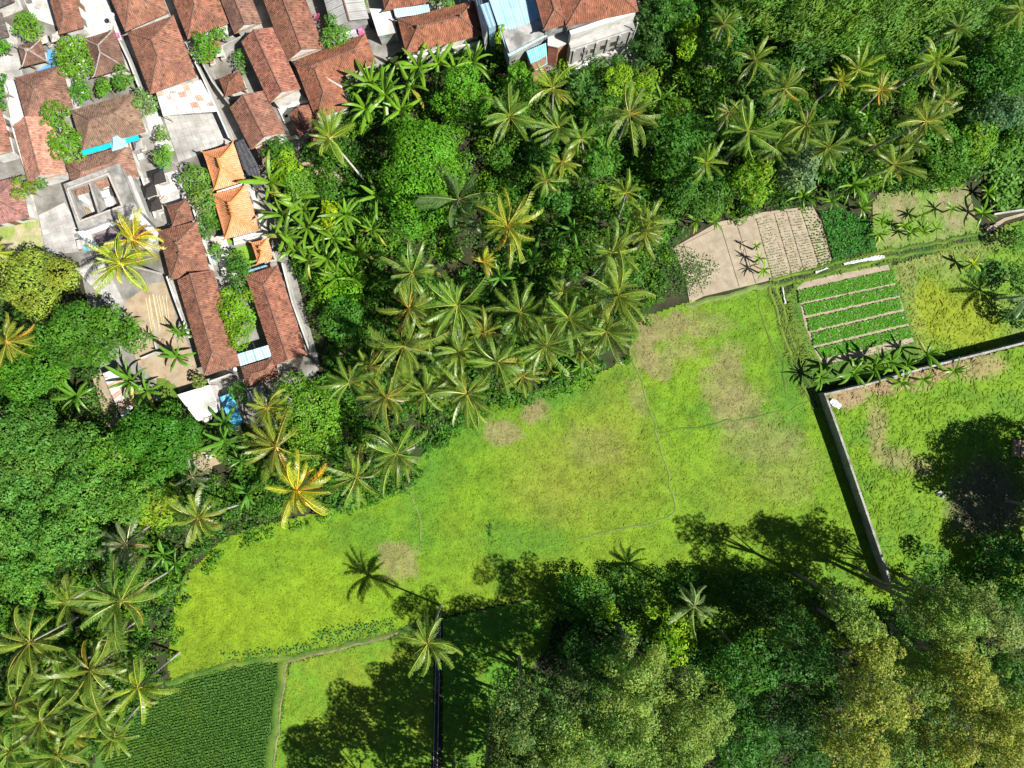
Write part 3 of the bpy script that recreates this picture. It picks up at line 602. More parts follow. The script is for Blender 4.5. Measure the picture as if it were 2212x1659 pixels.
    return t
def sheet(parent, name, q, mat, amp=.025, per=.3, th=.0, along=True):
    """corrugated sheet over four 3-D corners TL TR BR BL (ribs run TL->BL)"""
    q = np.array(q, float); n = max(2, int(np.linalg.norm(q[1] - q[0]) / (per / 2))) + 1; V = []
    for s in (0, .33, .67, 1):
        l = q[0] + (q[3] - q[0]) * s; r = q[1] + (q[2] - q[1]) * s
        for k in range(n):
            p = l + (r - l) * k / (n - 1); V.append(p + np.array([0, 0, amp * (1 if k % 2 else -1)]))
    F = [[s * n + k, (s + 1) * n + k, (s + 1) * n + k + 1, s * n + k + 1] for s in range(3) for k in range(n - 1)]
    return part(parent, name, V, [F], mat)
def canopy(name, label, cs, zs, mats, nu, nv=1, cat='roof', posts=True, amp=.025, per=.3, rot=False, wall=None, group=None, seed=1, z0=0):
    """roof of separate corrugated sheets laid side by side over a photo quad"""
    rng = np.random.RandomState(seed); cs = pxpoly(cs); q = np.array([P(p, z) for p, z in zip(cs, zs)]); c0 = q.mean(0)
    t = thing(name, label, cat, (c0[0], c0[1], z0), group)
    if not isinstance(mats, list): mats = [mats]
    for i in range(nu):
        for j in range(nv):
            f = lambda u, v: (q[0] * (1 - u) + q[1] * u) * (1 - v) + (q[3] * (1 - u) + q[2] * u) * v
            a, b, c_, d = i / nu, (i + 1) / nu, j / nv, (j + 1) / nv
            dz = np.array([0, 0, .012 * ((i + j) % 2) + rng.uniform(0, .02) + .03 * (nv - j)])
            qq = [f(a, c_) + dz, f(b, c_) + dz, f(b, d + (.02 if j < nv - 1 else 0)) + dz, f(a, d + (.02 if j < nv - 1 else 0)) + dz]
            if rot: qq = [qq[3], qq[0], qq[1], qq[2]]
            sheet(t, 'roof_sheet', qq, mats[rng.randint(len(mats))], amp, per)
    if wall is not None:
        m = q[:, :2].mean(0); ww = m + (q[:, :2] - m) * .93
        part(t, 'wall', *prism(ww, z0 - .05, np.array(zs) - .1 if True else 0), wall)
    elif posts:
        for k in range(4):
            p = q[k] + (c0 - q[k]) * .06; part(t, 'post', *tube([[p[0], p[1], z0 - .05], [p[0], p[1], p[2] - .04]], .06, 6), WOOD)
    return t
def paving(name, label, cs, nu, nv, mat, z=.06, skip=0.0, seed=3, mats=None):
    w = [P(p, z)[:2] for p in pxpoly(cs)]; rng = np.random.RandomState(seed)
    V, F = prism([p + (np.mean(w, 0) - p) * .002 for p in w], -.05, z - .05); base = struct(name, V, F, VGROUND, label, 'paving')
    f = lambda u, v: (w[0] * (1 - u) + w[1] * u) * (1 - v) + (w[3] * (1 - u) + w[2] * u) * v
    for i in range(nu):
        for j in range(nv):
            if rng.rand() < skip: continue
            g = .012; a, b, c_, d = i / nu + g / nu, (i + 1 - g) / nu, j / nv + g / nv, (j + 1 - g) / nv
            V, F = prism([f(a, c_), f(b, c_), f(b, d), f(a, d)], z - .06, z + rng.uniform(-.008, .012))
            link('paving_slab', make_mesh('paving_slab', V, F, (mats or [mat])[rng.randint(len(mats or [mat]))]), base)
    return base
def wallrun(name, label, pts, h, th, mat, ztop=True, panel=3.0, coping=True, cat='wall', group=None):
    """free-standing wall along photo points (given at the wall top): panels, piers and coping"""
    w = [P(p, h)[:2] for p in pxpoly(pts)]; t = thing(name, label, cat, (w[0][0], w[0][1], 0), group)
    for a, b in zip(w[:-1], w[1:]):
        L = np.linalg.norm(b - a); d = (b - a) / L; n = np.array([-d[1], d[0]]); m = max(1, int(round(L / panel)))
        for k in range(m):
            s0, s1 = L * k / m, L * (k + 1) / m
            part(t, 'wall_panel', *box(a + d * (s0 + s1) / 2, d, n, (s1 - s0) / 2 - .004, th / 2, -.1, h), mat)
            if panel < 9: part(t, 'pier', *box(a + d * s0, d, n, th * .75, th * .85, -.1, h + .06), mat)
            if coping: part(t, 'coping', *box(a + d * (s0 + s1) / 2, d, n, (s1 - s0) / 2 - .02 - (th * .75 if panel < 9 else 0), th * .7, h + .002, h + .07), mat)
    return t
# ---- houses with tiled roofs (corner order TL TR BR BL, photo units)
A_, B_, C_, D_, E_, F_ = 'A', 'B', 'C', 'D', 'E', 'F'
def q(t, *p): return [(t, *x) for x in p]
house('tiled_house', 'narrow hipped brown house at the top edge left of the white yard', q('A', (455, -290), (740, -370), (905, 300), (660, 378)), 3.1, pal=BRN)
house('tiled_house', 'hipped house at the top edge right of the dark alley', q('A', (1050, -330), (1560, -500), (1840, 130), (1385, 350)), 2.9, pal=(0.265, 0.133, 0.089))
house('tiled_house', 'large hipped house right of the alley with long grey ridge', q('A', (1385, 350), (1890, 175), (2145, 838), (1640, 1030)), 3.6, pal=(0.254, 0.123, 0.085))
house('pavilion', 'dark brown hipped pavilion with pale cement ridges', q('A', (910, 425), (1250, 325), (1372, 735), (1035, 845)), 3.0, pal=PAV, cap=CAPW, pw=1.2, lift=.25, posts=True, cat='pavilion', finial=0, dark=.02)
house('pavilion', 'small square brown pavilion beside the bright blue paving', q('A', (200, 500), (450, 440), (507, 665), (255, 730)), 2.8, pal=PAV, cap=CAPW, pw=1.2, lift=.2, posts=True, pyr=True, cat='pavilion', finial=1, dark=.02)
house('tiled_house', 'nearly square hipped house with a grey finial left of the big tree', q('A', (160, 850), (665, 710), (805, 1178), (285, 1300)), 3.2, pal=(0.226, 0.127, 0.094), pyr=True, finial=1)
house('tiled_house', 'pinkish gabled house below the square hipped house', q('D', (140, 0), (560, -130), (730, 528), (318, 592)), 3.0, gab=(1, 1), pal=PINK, wall=PLAST)
house('tiled_house', 'reddish house cut by the left edge', q('D', (-290, -120), (10, -200), (140, 272), (-150, 345)), 3.0, gab=(1, 1), pal=(0.282, 0.140, 0.102))
house('tiled_house', 'wide dusty brown hipped house with a bright blue gutter', q('A', (790, 1200), (1450, 1010), (1600, 1430), (890, 1640)), 3.3, pal=DUST, cap=CAP, finial=0)
house('tiled_house', 'low brown hipped house between the blue gutter and the concrete shell', q('D', (705, 385), (1390, 200), (1545, 545), (830, 740)), 2.6, pal=(0.243, 0.147, 0.109), openings=False)
house('tiled_house', 'pink and red tiled house on the left edge above the lawn', q('D', (-320, 660), (215, 545), (322, 985), (-200, 1110)), 3.0, pal=(0.305, 0.159, 0.145))
house('pavilion', 'small brown hipped pavilion above the twin long house', q('E', (160, 850), (372, 800), (468, 1010), (222, 1085)), 2.9, pal=BRN, pw=1.15, lift=.15, posts=True, cat='pavilion', axis='y')
house('tiled_house', 'brown hipped house with a pale ridge ornament beside the yellow palms', q('E', (75, 1130), (470, 1030), (645, 1570), (190, 1660)), 3.3, pal=BRN, finial=1)
house('tiled_house', 'long brown house gabled above and hipped below, beside the sandy yard', q('F', (1180, 172), (1432, 110), (1606, 745), (1376, 815)), 3.5, gab=(1, 0), pal=(0.243, 0.118, 0.081), dark=.1)
house('tiled_house', 'long patched terracotta house along the jungle edge', q('F', (1642, 158), (1866, 62), (2056, 690), (1848, 735)), 3.3, gab=(0, 1), pal=(0.282, 0.127, 0.087), dark=.12)
house('tiled_house', 'small hipped house below the pale blue sheet', q('F', (1620, 762), (1838, 688), (1872, 822), (1652, 892)), 2.9, pal=BRN)
house('temple_pavilion', 'upper of the two big bright orange pavilions', q('E', (560, 280), (885, 180), (1020, 592), (682, 692)), 3.4, .75, pal=ORG, cap=OCAP, tmat=OTILE, pw=1.35, lift=.35, cat='pavilion', finial=4, wall=PLAST, dark=0, group='orange roofed temple pavilions')
house('temple_pavilion', 'lower of the two big bright orange pavilions', q('E', (655, 735), (1026, 637), (1162, 1118), (800, 1226)), 3.4, .75, pal=ORG, cap=OCAP, tmat=OTILE, pw=1.35, lift=.35, cat='pavilion', finial=4, wall=PLAST, dark=0, group='orange roofed temple pavilions')
house('temple_pavilion', 'little bright orange pavilion beside the clipped lawn', q('E', (1085, 1260), (1256, 1215), (1332, 1440), (1150, 1495)), 2.8, .75, pal=ORG, cap=OCAP, tmat=OTILE, pw=1.35, lift=.3, cat='pavilion', finial=1, posts=True, dark=0, axis='y', group='orange roofed temple pavilions')
house('tiled_house', 'large hipped house at the top edge above the shrine garden', q('B', (-250, -420), (240, -520), (568, 258), (140, 412)), 3.5, pal=(0.243, 0.113, 0.076))
house('tiled_house', 'dark gabled house at the top edge left of the deep alley', q('B', (310, -340), (640, -420), (925, 255), (635, 362)), 3.2, gab=(1, 1), pal=(0.192, 0.113, 0.087))
house('tiled_house', 'very long gabled house reaching down from the top edge', q('B', (770, -330), (1240, -420), (1592, 522), (1222, 662)), 3.4, gab=(1, 1), pal=(0.226, 0.110, 0.076), dark=.1)
house('tiled_house', 'long gabled terracotta house with dark lichen spots', q('B', (690, 452), (1030, 300), (1346, 972), (1002, 1122)), 3.7, gab=(1, 1), pal=(0.271, 0.123, 0.089), dark=.16)
house('tiled_house', 'upper wing of the L-shaped hipped house at the jungle edge', q('B', (1256, 662), (2040, 372), (2170, 690), (1390, 985)), 3.4, pal=(0.254, 0.110, 0.067))
lw = house('tiled_house', 'lower wing of the L-shaped hipped house at the jungle edge', q('B', (1268, 700), (1640, 560), (1870, 1172), (1512, 1295)), 3.45, pal=(0.254, 0.110, 0.067), axis='y')
part(lw, 'valley_flashing', *tube([PT('B', 1530, 795, 4.6), PT('B', 1660, 875, 4.15), PT('B', 1790, 950, 3.75)], .13, 5), PLAST)
house('tiled_house', 'gabled brown house between the paved yard and the small gable', q('B', (545, 1162), (942, 1005), (1178, 1442), (812, 1622)), 3.4, gab=(1, 1), pal=(0.236, 0.120, 0.087))
house('tiled_house', 'small gabled outbuilding beside the white terrace', q('B', (1210, 1245), (1442, 1130), (1552, 1382), (1330, 1480)), 2.8, gab=(1, 1), pal=(0.248, 0.113, 0.076))
house('pavilion', 'tiny red hipped pavilion in the shrine garden', q('B', (452, 862), (666, 776), (760, 982), (520, 1042)), 2.7, pal=RED, posts=True, pw=1.1, lift=.1, cat='pavilion')
house('tiled_house', 'low brown lean-to under the tree below the grey gable', q('E', (1110, 238), (1340, 150), (1425, 340), (1225, 420)), 2.4, gab=(1, 1), pal=(0.226, 0.133, 0.102), slope=.3, openings=False)
house('tiled_house', 'small red roof half hidden by the palm at the jungle edge', q('B', (1412, 1442), (1560, 1395), (1602, 1532), (1472, 1572)), 2.5, gab=(1, 1), pal=RED, slope=.4, openings=False)
house('tiled_house', 'red tiled house at the top edge above the blue corrugated strip', q('C', (150, -200), (470, -260), (540, 28), (218, 72)), 3.6, pal=RED, pw=1.1, lift=.15)
house('tiled_house', 'long red hipped house with pale ridge ornaments at the top', q('C', (300, 142), (860, 8), (922, 258), (372, 388)), 4.2, pal=(0.265, 0.113, 0.067), pw=1.15, lift=.25, cap=CAP, finial=1)
house('tiled_house', 'grey dark roofed house corner in the top left corner', q('A', (-260, -60), (60, -130), (215, 30), (-150, 110)), 2.8, pal=(0.102, 0.092, 0.090), openings=False)
house('tiled_house', 'dark grey roofed hut at the left edge near the top', q('A', (-210, 230), (25, 120), (95, 400), (-140, 470)), 2.8, pal=(0.113, 0.101, 0.099), openings=False)
# ---- grey fibre cement gable at the top
def plain_gable(name, label, cs, ze, rise, mat, wall, z0=0):
    c, ux, uy, Lx, Ly = fitrect(cs, ze); a, b, L, W = (-uy, ux, Ly, Lx) if Ly > Lx else (ux, uy, Lx, Ly)
    t = thing(name, label, 'house', (c[0], c[1], z0)); C = lambda u, v, z: np.array([*(c + a * u + b * v), z])
    part(t, 'wall', *box(c, a, b, L / 2 - .4, W / 2 - .4, -.05, ze - .05), wall)
    n = max(2, int(L / 1.1))
    for s in (-1, 1):
        for k in range(n):
            u0, u1 = -L / 2 + L * k / n, -L / 2 + L * (k + 1) / n
            sheet(t, 'roof_sheet', [C(u0, 0, ze + rise + .01 * (k % 2)), C(u1, 0, ze + rise + .01 * (k % 2)), C(u1, s * W / 2, ze + .01 * (k % 2)), C(u0, s * W / 2, ze + .01 * (k % 2))], mat, .02, .25)
    part(t, 'ridge_cap', *tube([C(-L / 2, 0, ze + rise + .05), C(L / 2, 0, ze + rise + .05)], .13, 6), CAP)
    return t
plain_gable('sheet_roof_house', 'grey fibre cement gable at the top edge beside the narrow lawn', q('B', (1420, -420), (1880, -520), (2096, 245), (1722, 262)), 3.3, .9, ASB, GPLAST)
# ---- pale blue metal roofs and the tall river house
canopy('blue_metal_roof', 'large pale blue metal roof at the top edge', q('C', (940, -90), (1292, -90), (1392, 262), (1112, 412)), [7.4, 7.4, 6.8, 6.8], METALB, 5, 1, 'roof', rot=False, wall=GPLAST, per=.35)
canopy('blue_metal_roof', 'narrow raised pale blue metal roof left of the big blue one', q('C', (905, 35), (965, 18), (1020, 186), (968, 208)), [7.9, 8.2, 8.2, 7.9], METALB, 2, 1, 'roof', wall=METALB)
canopy('blue_metal_roof', 'dark side slope of blue metal beside the red hipped roof', q('C', (858, -60), (908, -60), (960, 205), (935, 300)), [6.6, 7.6, 7.6, 6.2], METALB, 3, 1, 'roof', wall=GPLAST)
canopy('blue_metal_roof', 'small bright turquoise sheet awning at the foot of the blue roof', q('C', (1240, 372), (1382, 312), (1392, 465), (1292, 520)), [5.6, 5.9, 5.2, 4.9], METALC, 3, 1, 'roof', wall=BRICK)
canopy('blue_metal_roof', 'pale blue corrugated strip above the long red house', q('C', (275, 66), (530, 32), (542, 92), (290, 132)), [3.9, 3.9, 3.7, 3.7], METALB, 5, 1, 'roof')
house('river_house', 'tall grey river house with red roof and bare concrete back wall', q('C', (1420, -330), (1960, -420), (2035, 62), (1532, 222)), 9.4, .5, pal=(0.243, 0.104, 0.064), wall=GPLAST, openings=False, ov=.35, pw=1.05)
house('river_house', 'small red hipped roof beside the tall river house', q('C', (1250, -160), (1480, -210), (1545, 172), (1385, 222)), 9.0, .55, pal=(0.236, 0.102, 0.064), wall=GPLAST, openings=False, ov=.3, pw=1.1, lift=.15)
# facade details of the river house (seen because the camera looks in from below)
fa, fb = PT('C', 1560, 238, 9.0)[:2], PT('C', 2028, 82, 9.0)[:2]; fd = (fb - fa) / np.linalg.norm(fb - fa); fn = np.array([fd[1], -fd[0]]); fL = np.linalg.norm(fb - fa)
t = thing('river_house_terrace', 'pale stained concrete back wall and ledges under the river house roof', 'wall', (*((fa + fb) / 2), 0))
mid = (fa + fb) / 2 - fn * .2
part(t, 'wall', *box(mid + fn * .15, fd, fn, fL / 2, .3, -.05, 8.9), PLAST)
part(t, 'ledge', *box(mid + fn * .8, fd, fn, fL / 2 + .1, .42, 6.3, 6.6), CONC)
part(t, 'lower_wall', *box(mid + fn * .9, fd, fn, fL / 2 + .15, .5, -.05, 6.29), CONC)
part(t, 'base_ledge', *box(mid + fn * 1.7, fd, fn, fL / 2 + .2, .3, -.05, 2.2), CONC)
for k in range(6):
    part(t, 'pillar', *box(mid + fn * 1.47 + fd * (-fL / 2 + .4 + k * (fL - .8) / 5), fd, fn, .16, .09, -.05, 6.2), GPLAST)
for k in range(4):
    w_ = part(t, 'window', *box(mid + fn * 1.4 + fd * (-fL / 2 + 2.0 + k * (fL - 3.2) / 4), fd, fn, .5, .06, 3.6, 4.9), WOOD); part(w_, 'pane', *box(mid + fn * 1.43 + fd * (-fL / 2 + 2.0 + k * (fL - 3.2) / 4), fd, fn, .42, .06, 3.68, 4.82), GLASS)
part(t, 'drain_pipe', *tube([[*(mid + fn * 1.6 + fd * (fL / 2)), 0], [*(mid + fn * 1.6 + fd * (fL / 2)), 8.6]], .09, 6), PLAST)
t = thing('brick_annex', 'unfinished brick annex with a pale flat top beside the river house', 'building', PT('C', 1500, 380))
w = [PT('C', *p, 6.0)[:2] for p in ((1400, 250), (1560, 225), (1600, 285), (1470, 345), (1400, 330))]
part(t, 'wall', *prism(w, -.05, 5.9), BRICK); part(t, 'roof_slab', *prism(np.mean(w, 0) + (np.array(w) - np.mean(w, 0)) * 1.06, 5.92, 6.15), CONCL)
canopy('white_sheet_roof', 'bright white sheet roof at the foot of the river house', q('C', (1548, 522), (1680, 450), (1692, 492), (1560, 562)), [2.6, 2.6, 2.3, 2.3], METALW, 4, 1, 'roof')
t = thing('back_wall', 'stained white wall below the long red hipped house', 'wall', PT('C', 640, 340))
w = [PT('C', *p, 2.6)[:2] for p in ((375, 412), (915, 292), (918, 305), (378, 426))]; part(t, 'wall_panel', *prism(w, -.05, 2.6), PLAST)
w = [PT('C', *p, 1.4)[:2] for p in ((360, 440), (900, 330), (905, 350), (362, 462))]; part(t, 'ledge', *prism(w, -.05, 1.4), CONC)
t = thing('flat_roof_store', 'flat pale stained concrete store beside the long red house', 'building', PT('C', 200, 180))
w = [PT('C', *p, 3.0)[:2] for p in ((100, 60), (262, 70), (300, 235), (165, 262))]; part(t, 'wall', *prism(np.mean(w, 0) + (np.array(w) - np.mean(w, 0)) * .95, -.05, 2.84), GPLAST); part(t, 'roof_slab', *prism(w, 2.85, 3.0), CONCL)
part(t, 'green_awning', *prism([PT('C', *p, 2.3)[:2] for p in ((185, 262), (280, 238), (285, 250), (190, 275))], 2.2, 2.3), mat_noise('green_paint', (.02, .22, .10), (.04, .30, .16), 2))
# ---- concrete shell with open roof well
def concrete_shell():
    z = 4.2; t = thing('concrete_shell', 'unfinished grey concrete building with a rectangular roof opening', 'building', PT('D', 1070, 780))
    O = [PT('D', *p, z)[:2] for p in ((690, 622), (1295, 392), (1500, 900), (862, 1132))]; I = [PT('D', *p, z)[:2] for p in ((772, 690), (1188, 535), (1332, 860), (892, 1020))]
    for k in range(4):
        part(t, 'roof_slab', *prism([O[k], O[(k + 1) % 4], I[(k + 1) % 4], I[k]], z - .25, z + .003 * k), CONCD)
        a, b = I[k], I[(k + 1) % 4]; d = (b - a) / np.linalg.norm(b - a); n = np.array([d[1], -d[0]]) ; m = (a + b) / 2; cc = np.mean(I, 0)
        if (cc - m) @ n > 0: n = -n
        part(t, 'parapet', *box(m + n * .16, d, n, np.linalg.norm(b - a) / 2 + .2, .13, z + .01, z + .45 + .004 * k), SHST)
        a, b = O[k], O[(k + 1) % 4]; co = np.mean(O, 0); a = a + (co - a) * .04; b = b + (co - b) * .04; d = (b - a) / np.linalg.norm(b - a); n = np.array([-d[1], d[0]])
        part(t, 'wall', *box((a + b) / 2, d, n, np.linalg.norm(b - a) / 2 - .1, .1, -.05, z - .26), GPLAST)
    m0, m1 = PT('D', 985, 615, z)[:2], PT('D', 1090, 952, z)[:2]; d = (m1 - m0) / np.linalg.norm(m1 - m0); n = np.array([-d[1], d[0]])
    part(t, 'beam', *box((m0 + m1) / 2, d, n, np.linalg.norm(m1 - m0) / 2, .14, z - .3, z + .2), CONCD)
    part(t, 'partition', *box((m0 + m1) / 2, d, n, np.linalg.norm(m1 - m0) / 2, .09, .05, z - .31), GPLAST)
    f = [PT('D', *p, 1.4)[:2] for p in ((790, 700), (1200, 560), (1330, 850), (920, 1000))]; part(t, 'floor', *prism(f, 1.0, 1.2), CONC)
    # things left inside
    o = tag(link('plank', make_mesh('plank', *prism([PT('D', *p, 1.9)[:2] for p in ((828, 728), (880, 718), (968, 800), (975, 848), (835, 770))], 1.75, 1.82), METALW)), 'white board lying in the left roof opening of the concrete shell', 'board')
    for k in range(6):
        a, b = PT('D', 872 + k * 18, 850 + k * 6, 1.5), PT('D', 915 + k * 22, 1005 - k * 6, 1.5); o = tag(link('plank', make_mesh('plank', *tube([a, b], .07, 4), WOOD)), 'timber pole in the left roof opening, %s from the left of six' % ords[k], 'timber', 'timber poles in the concrete shell')
    V, F, = prism([PT('D', *p, 2.2)[:2] for p in ((1055, 715), (1185, 672), (1205, 760), (1075, 770))], 1.3, 2.2); tag(link('covered_pile', make_mesh('covered_pile', V, F, PLASTIC)), 'white covered pile in the right roof opening', 'pile')
    V, F, = prism([PT('D', *p, 1.8)[:2] for p in ((1085, 800), (1220, 760), (1245, 860), (1120, 900))], 1.25, 1.8); tag(link('covered_pile', make_mesh('covered_pile', V, F, PLAST)), 'grey white sacks in the lower right of the roof opening', 'pile')
    V, F, = prism([PT('D', *p, 2.4)[:2] for p in ((1185, 672), (1240, 665), (1258, 730), (1205, 742))], 1.3, 2.4); tag(link('covered_pile', make_mesh('covered_pile', V, F, NET)), 'dark water tank in the roof opening corner', 'tank')
    V, F, = prism([PT('D', *p, 2.0)[:2] for p in ((1000, 620), (1160, 560), (1190, 600), (1090, 660), (1010, 700))], 1.3, 1.9); tag(link('covered_pile', make_mesh('covered_pile', V, F, BRICK)), 'rubble and brick heap under the upper roof opening', 'rubble')
concrete_shell()
t = thing('lower_slab', 'stepped grey concrete slab right of the concrete shell', 'building', PT('D', 1450, 700))
w = [PT('D', *p, 2.9)[:2] for p in ((1335, 545), (1425, 520), (1615, 985), (1505, 900))]; part(t, 'roof_slab', *prism(w, 2.7, 2.9), CONC); part(t, 'wall', *prism(np.mean(w, 0) + (np.array(w) - np.mean(w, 0)) * .94, -.05, 2.69), GPLAST)
t = thing('terrace_canopy', 'white rimmed terrace with mauve tarpaulin under the yellow palms', 'terrace', PT('D', 1250, 1120))
rim = [PT('D', *p, 3.2)[:2] for p in ((840, 1140), (1490, 905), (1720, 1150), (1640, 1330), (1010, 1345))]; inn = [PT('D', *p, 3.2)[:2] for p in ((985, 1165), (1460, 990), (1640, 1160), (1590, 1270), (1075, 1310))]
for k in range(5): part(t, 'rim', *prism([rim[k], rim[(k + 1) % 5], inn[(k + 1) % 5], inn[k]], 2.9, 3.2 + .004 * k), METALW)
part(t, 'tarpaulin', *prism(np.mean(inn, 0) + (np.array(inn) - np.mean(inn, 0)) * .998, 2.86, 2.95), TARP); part(t, 'wall', *prism(np.mean(rim, 0) + (np.array(rim) - np.mean(rim, 0)) * .93, -.05, 2.85), GPLAST)
# ---- paving, yards
paving('paved_drive', 'grey slab drive left of the concrete shell', q('D', (420, 960), (705, 818), (1000, 1345), (510, 1395)), 5, 8, CONC)
paving('paved_yard', 'large grey slab yard below the patched sheet roof', q('B', (-160, 1262), (455, 1235), (605, 1540), (10, 1765)), 8, 6, CONC)
paving('pale_yard', 'bright pale concrete yard at the top left', q('A', (855, -260), (1090, -260), (1330, 440), (930, 420)), 4, 9, CONCL)
paving('temple_path', 'pale stone path between the orange pavilions and brown houses', q('E', (620, 1180), (800, 1200), (930, 1640), (790, 1700)), 3, 8, CONCL, z=.05)
paving('left_path', 'pale concrete lane at the left edge beside the square hipped house', q('A', (30, 880), (165, 860), (275, 1290), (130, 1360)), 2, 6, CONCL)
paving('grey_court', 'pale grey court at the left edge near the small pavilion', q('A', (-60, 600), (190, 570), (260, 850), (0, 880)), 3, 3, CONC)
paving('concrete_lane', 'rough grey concrete lane below the yellow palms', q('F', (500, 95), (690, 40), (845, 350), (720, 330)), 3, 6, CONC)
paving('shrine_court', 'pale concrete court round the black roofed shrines', q('D', (1560, 565), (1930, 470), (2060, 760), (1705, 985)), 4, 5, CONCL, z=.04)
paving('frangipani_walk', 'narrow pale walk right of the dusty brown house', q('A', (1500, 1070), (1640, 1020), (1900, 1640), (1740, 1690)), 2, 7, CONCL, z=.04)
paving('shrine_court', 'concrete court of the shrine garden', q('D', (1850, 720), (1990, 670), (2060, 790), (1880, 840)), 3, 3, CONC)
paving('top_court', 'grey stone court near the top left corner tree', q('A', (230, -80), (540, -100), (630, 290), (350, 200)), 4, 5, CONCL)
flat('blue_paving', q('A', (400, 775), (530, 690), (500, 545), (560, 535), (608, 715)), .75, mat_noise('bright_blue_paint', (.07, .25, .55), (.12, .33, .65), 1.2), 'bright blue painted paving beside the small square pavilion', 'paving', .8)
flat('clipped_lawn', q('E', (845, 1340), (1000, 1290), (1085, 1290), (1130, 1480), (1060, 1530), (900, 1400)), .05, mat_noise('lawn', (.12, .25, .02), (.17, .30, .03), 3, bump=.02), 'clipped bright green lawn below the orange pavilions', 'lawn')
flat('clipped_lawn', q('E', (808, 1232), (866, 1218), (878, 1265), (825, 1278)), .05, mat_noise('lawn_small', (.12, .25, .02), (.17, .30, .03), 3, bump=.02), 'tiny clipped lawn square at the orange pavilion corner', 'lawn')
crop('narrow_lawn', q('B', (1930, -40), (2085, -40), (2098, 100), (2070, 175), (1990, 90)), 60, .02, .25, .22, (.12, .26, .015), 'narrow bright lawn at the top edge beside the grey gable', 'lawn', 41)
flat('white_terrace', q('B', (1060, 1120), (1350, 1010), (1420, 1110), (1290, 1140), (1220, 1240), (1225, 1310), (1160, 1340)), .4, CONCL, 'white terrace between the gabled houses', 'terrace', .45)
t = thing('temple_plinth', 'white plastered plinth under the lower orange pavilion', 'plinth', PT('E', 1030, 1200))
part(t, 'step', *prism([PT('E', *p, 1.6)[:2] for p in ((880, 1212), (1185, 1130), (1192, 1160), (885, 1245))], -.05, 1.6), PLAST); part(t, 'step', *prism([PT('E', *p, .8)[:2] for p in ((885, 1245), (1192, 1160), (1200, 1205), (890, 1290))], -.05, .8), CONCL)
t = thing('temple_gutter', 'white gutter wall between the two orange pavilions', 'wall', PT('E', 860, 660))
part(t, 'gutter', *prism([PT('E', *p, 3.0)[:2] for p in ((700, 700), (1020, 600), (1030, 625), (705, 725))], -.05, 3.0), PLAST)
flat('temple_walk', q('E', (1060, 700), (1120, 690), (1290, 1250), (1210, 1280)), .06, CONCL, 'shaded concrete walk right of the orange pavilions', 'path', .1)
# ---- other sheet roofs
canopy('patched_sheet_roof', 'patched roof of white, rusty and translucent sheets below the large hipped house', q('B', (-235, 1005), (255, 872), (440, 1215), (-160, 1262)), [3.0, 3.0, 2.7, 2.7], [METALW, METALW, CONCL, METALG, METALG, METALR], 7, 5, 'roof', seed=9)
canopy('rusty_shed_roof', 'row of zinc and rusty sheets beside the dirt track', q('F', (695, 800), (790, 765), (900, 1020), (822, 1110)), [2.3, 2.5, 2.5, 2.3], [METALW, METALG, METALR, METALG], 1, 9, 'roof', rot=True, seed=4)
t = thing('white_shed', 'white walled shed with a panelled grey roof at the foot of the village', 'shed', PT('M', 780, 780))
w = [PT('M', *p, 2.6)[:2] for p in ((553, 705), (900, 598), (1010, 870), (770, 990))]; part(t, 'wall', *prism(w, -.05, 2.5), PLAST); part(t, 'roof_slab', *prism(np.mean(w, 0) + (np.array(w) - np.mean(w, 0)) * 1.02, 2.51, 2.6), METALW)
pw_ = [PT('M', *p, 2.7) for p in ((660, 765), (930, 672), (990, 860), (760, 950))]
for i in range(2):
    for j in range(4):
        f = lambda u, v: (pw_[0] * (1 - u) + pw_[1] * u) * (1 - v) + (pw_[3] * (1 - u) + pw_[2] * u) * v
        part(t, 'roof_panel', *prism([f(i / 2 + .01, j / 4 + .015)[:2], f(i / 2 + .49, j / 4 + .015)[:2], f(i / 2 + .49, j / 4 + .235)[:2], f(i / 2 + .01, j / 4 + .235)[:2]], 2.605, 2.66 + .01 * ((i + j) % 2)), CONCL)
canopy('blue_sheet_link', 'pale blue corrugated sheet between the two long houses', q('F', (1588, 672), (1800, 610), (1832, 682), (1608, 752)), [3.3, 3.3, 3.0, 3.0], METALB, 4, 1, 'roof')
canopy('blue_tarpaulin_roof', 'crumpled blue tarpaulin over the yard at the village foot', q('M', (1010, 730), (1145, 680), (1260, 1000), (1160, 1110)), [2.2, 2.4, 2.2, 2.0], BLUET, 2, 2, 'tarpaulin', amp=.06, per=.7, seed=6)
canopy('grey_sheet_yard_roof', 'grey concrete yard cover beside the blue tarpaulin', q('M', (1290, 640), (1460, 600), (1540, 800), (1360, 900)), [2.0, 2.0, 1.8, 1.8], ASB, 3, 1, 'roof', seed=7)
canopy('shade_net', 'black shade net right of the upper orange pavilion', q('E', (897, 172), (992, 130), (1152, 422), (992, 466)), [2.7, 2.7, 2.6, 2.6], NET, 3, 1, 'shade net', amp=.04, per=.5)
canopy('shade_net', 'second black shade net further down beside the banana plants', q('E', (1005, 462), (1150, 432), (1205, 640), (1112, 682)), [2.5, 2.5, 2.2, 2.2], NET, 4, 1, 'shade net', amp=.05, per=.4)
canopy('blue_edge_sheet', 'thin slate blue sheet above the patched terracotta house', q('E', (1040, 1562), (1240, 1500), (1248, 1520), (1048, 1584)), [3.2, 3.2, 3.0, 3.0], mat_noise('slate_blue_sheet', (.14, .24, .32), (.2, .3, .38), 1), 3, 1, 'roof')
t = thing('blue_gutter', 'bright blue plastic gutter along the dusty brown roof', 'gutter', PT('D', 1200, 190, 3.0))
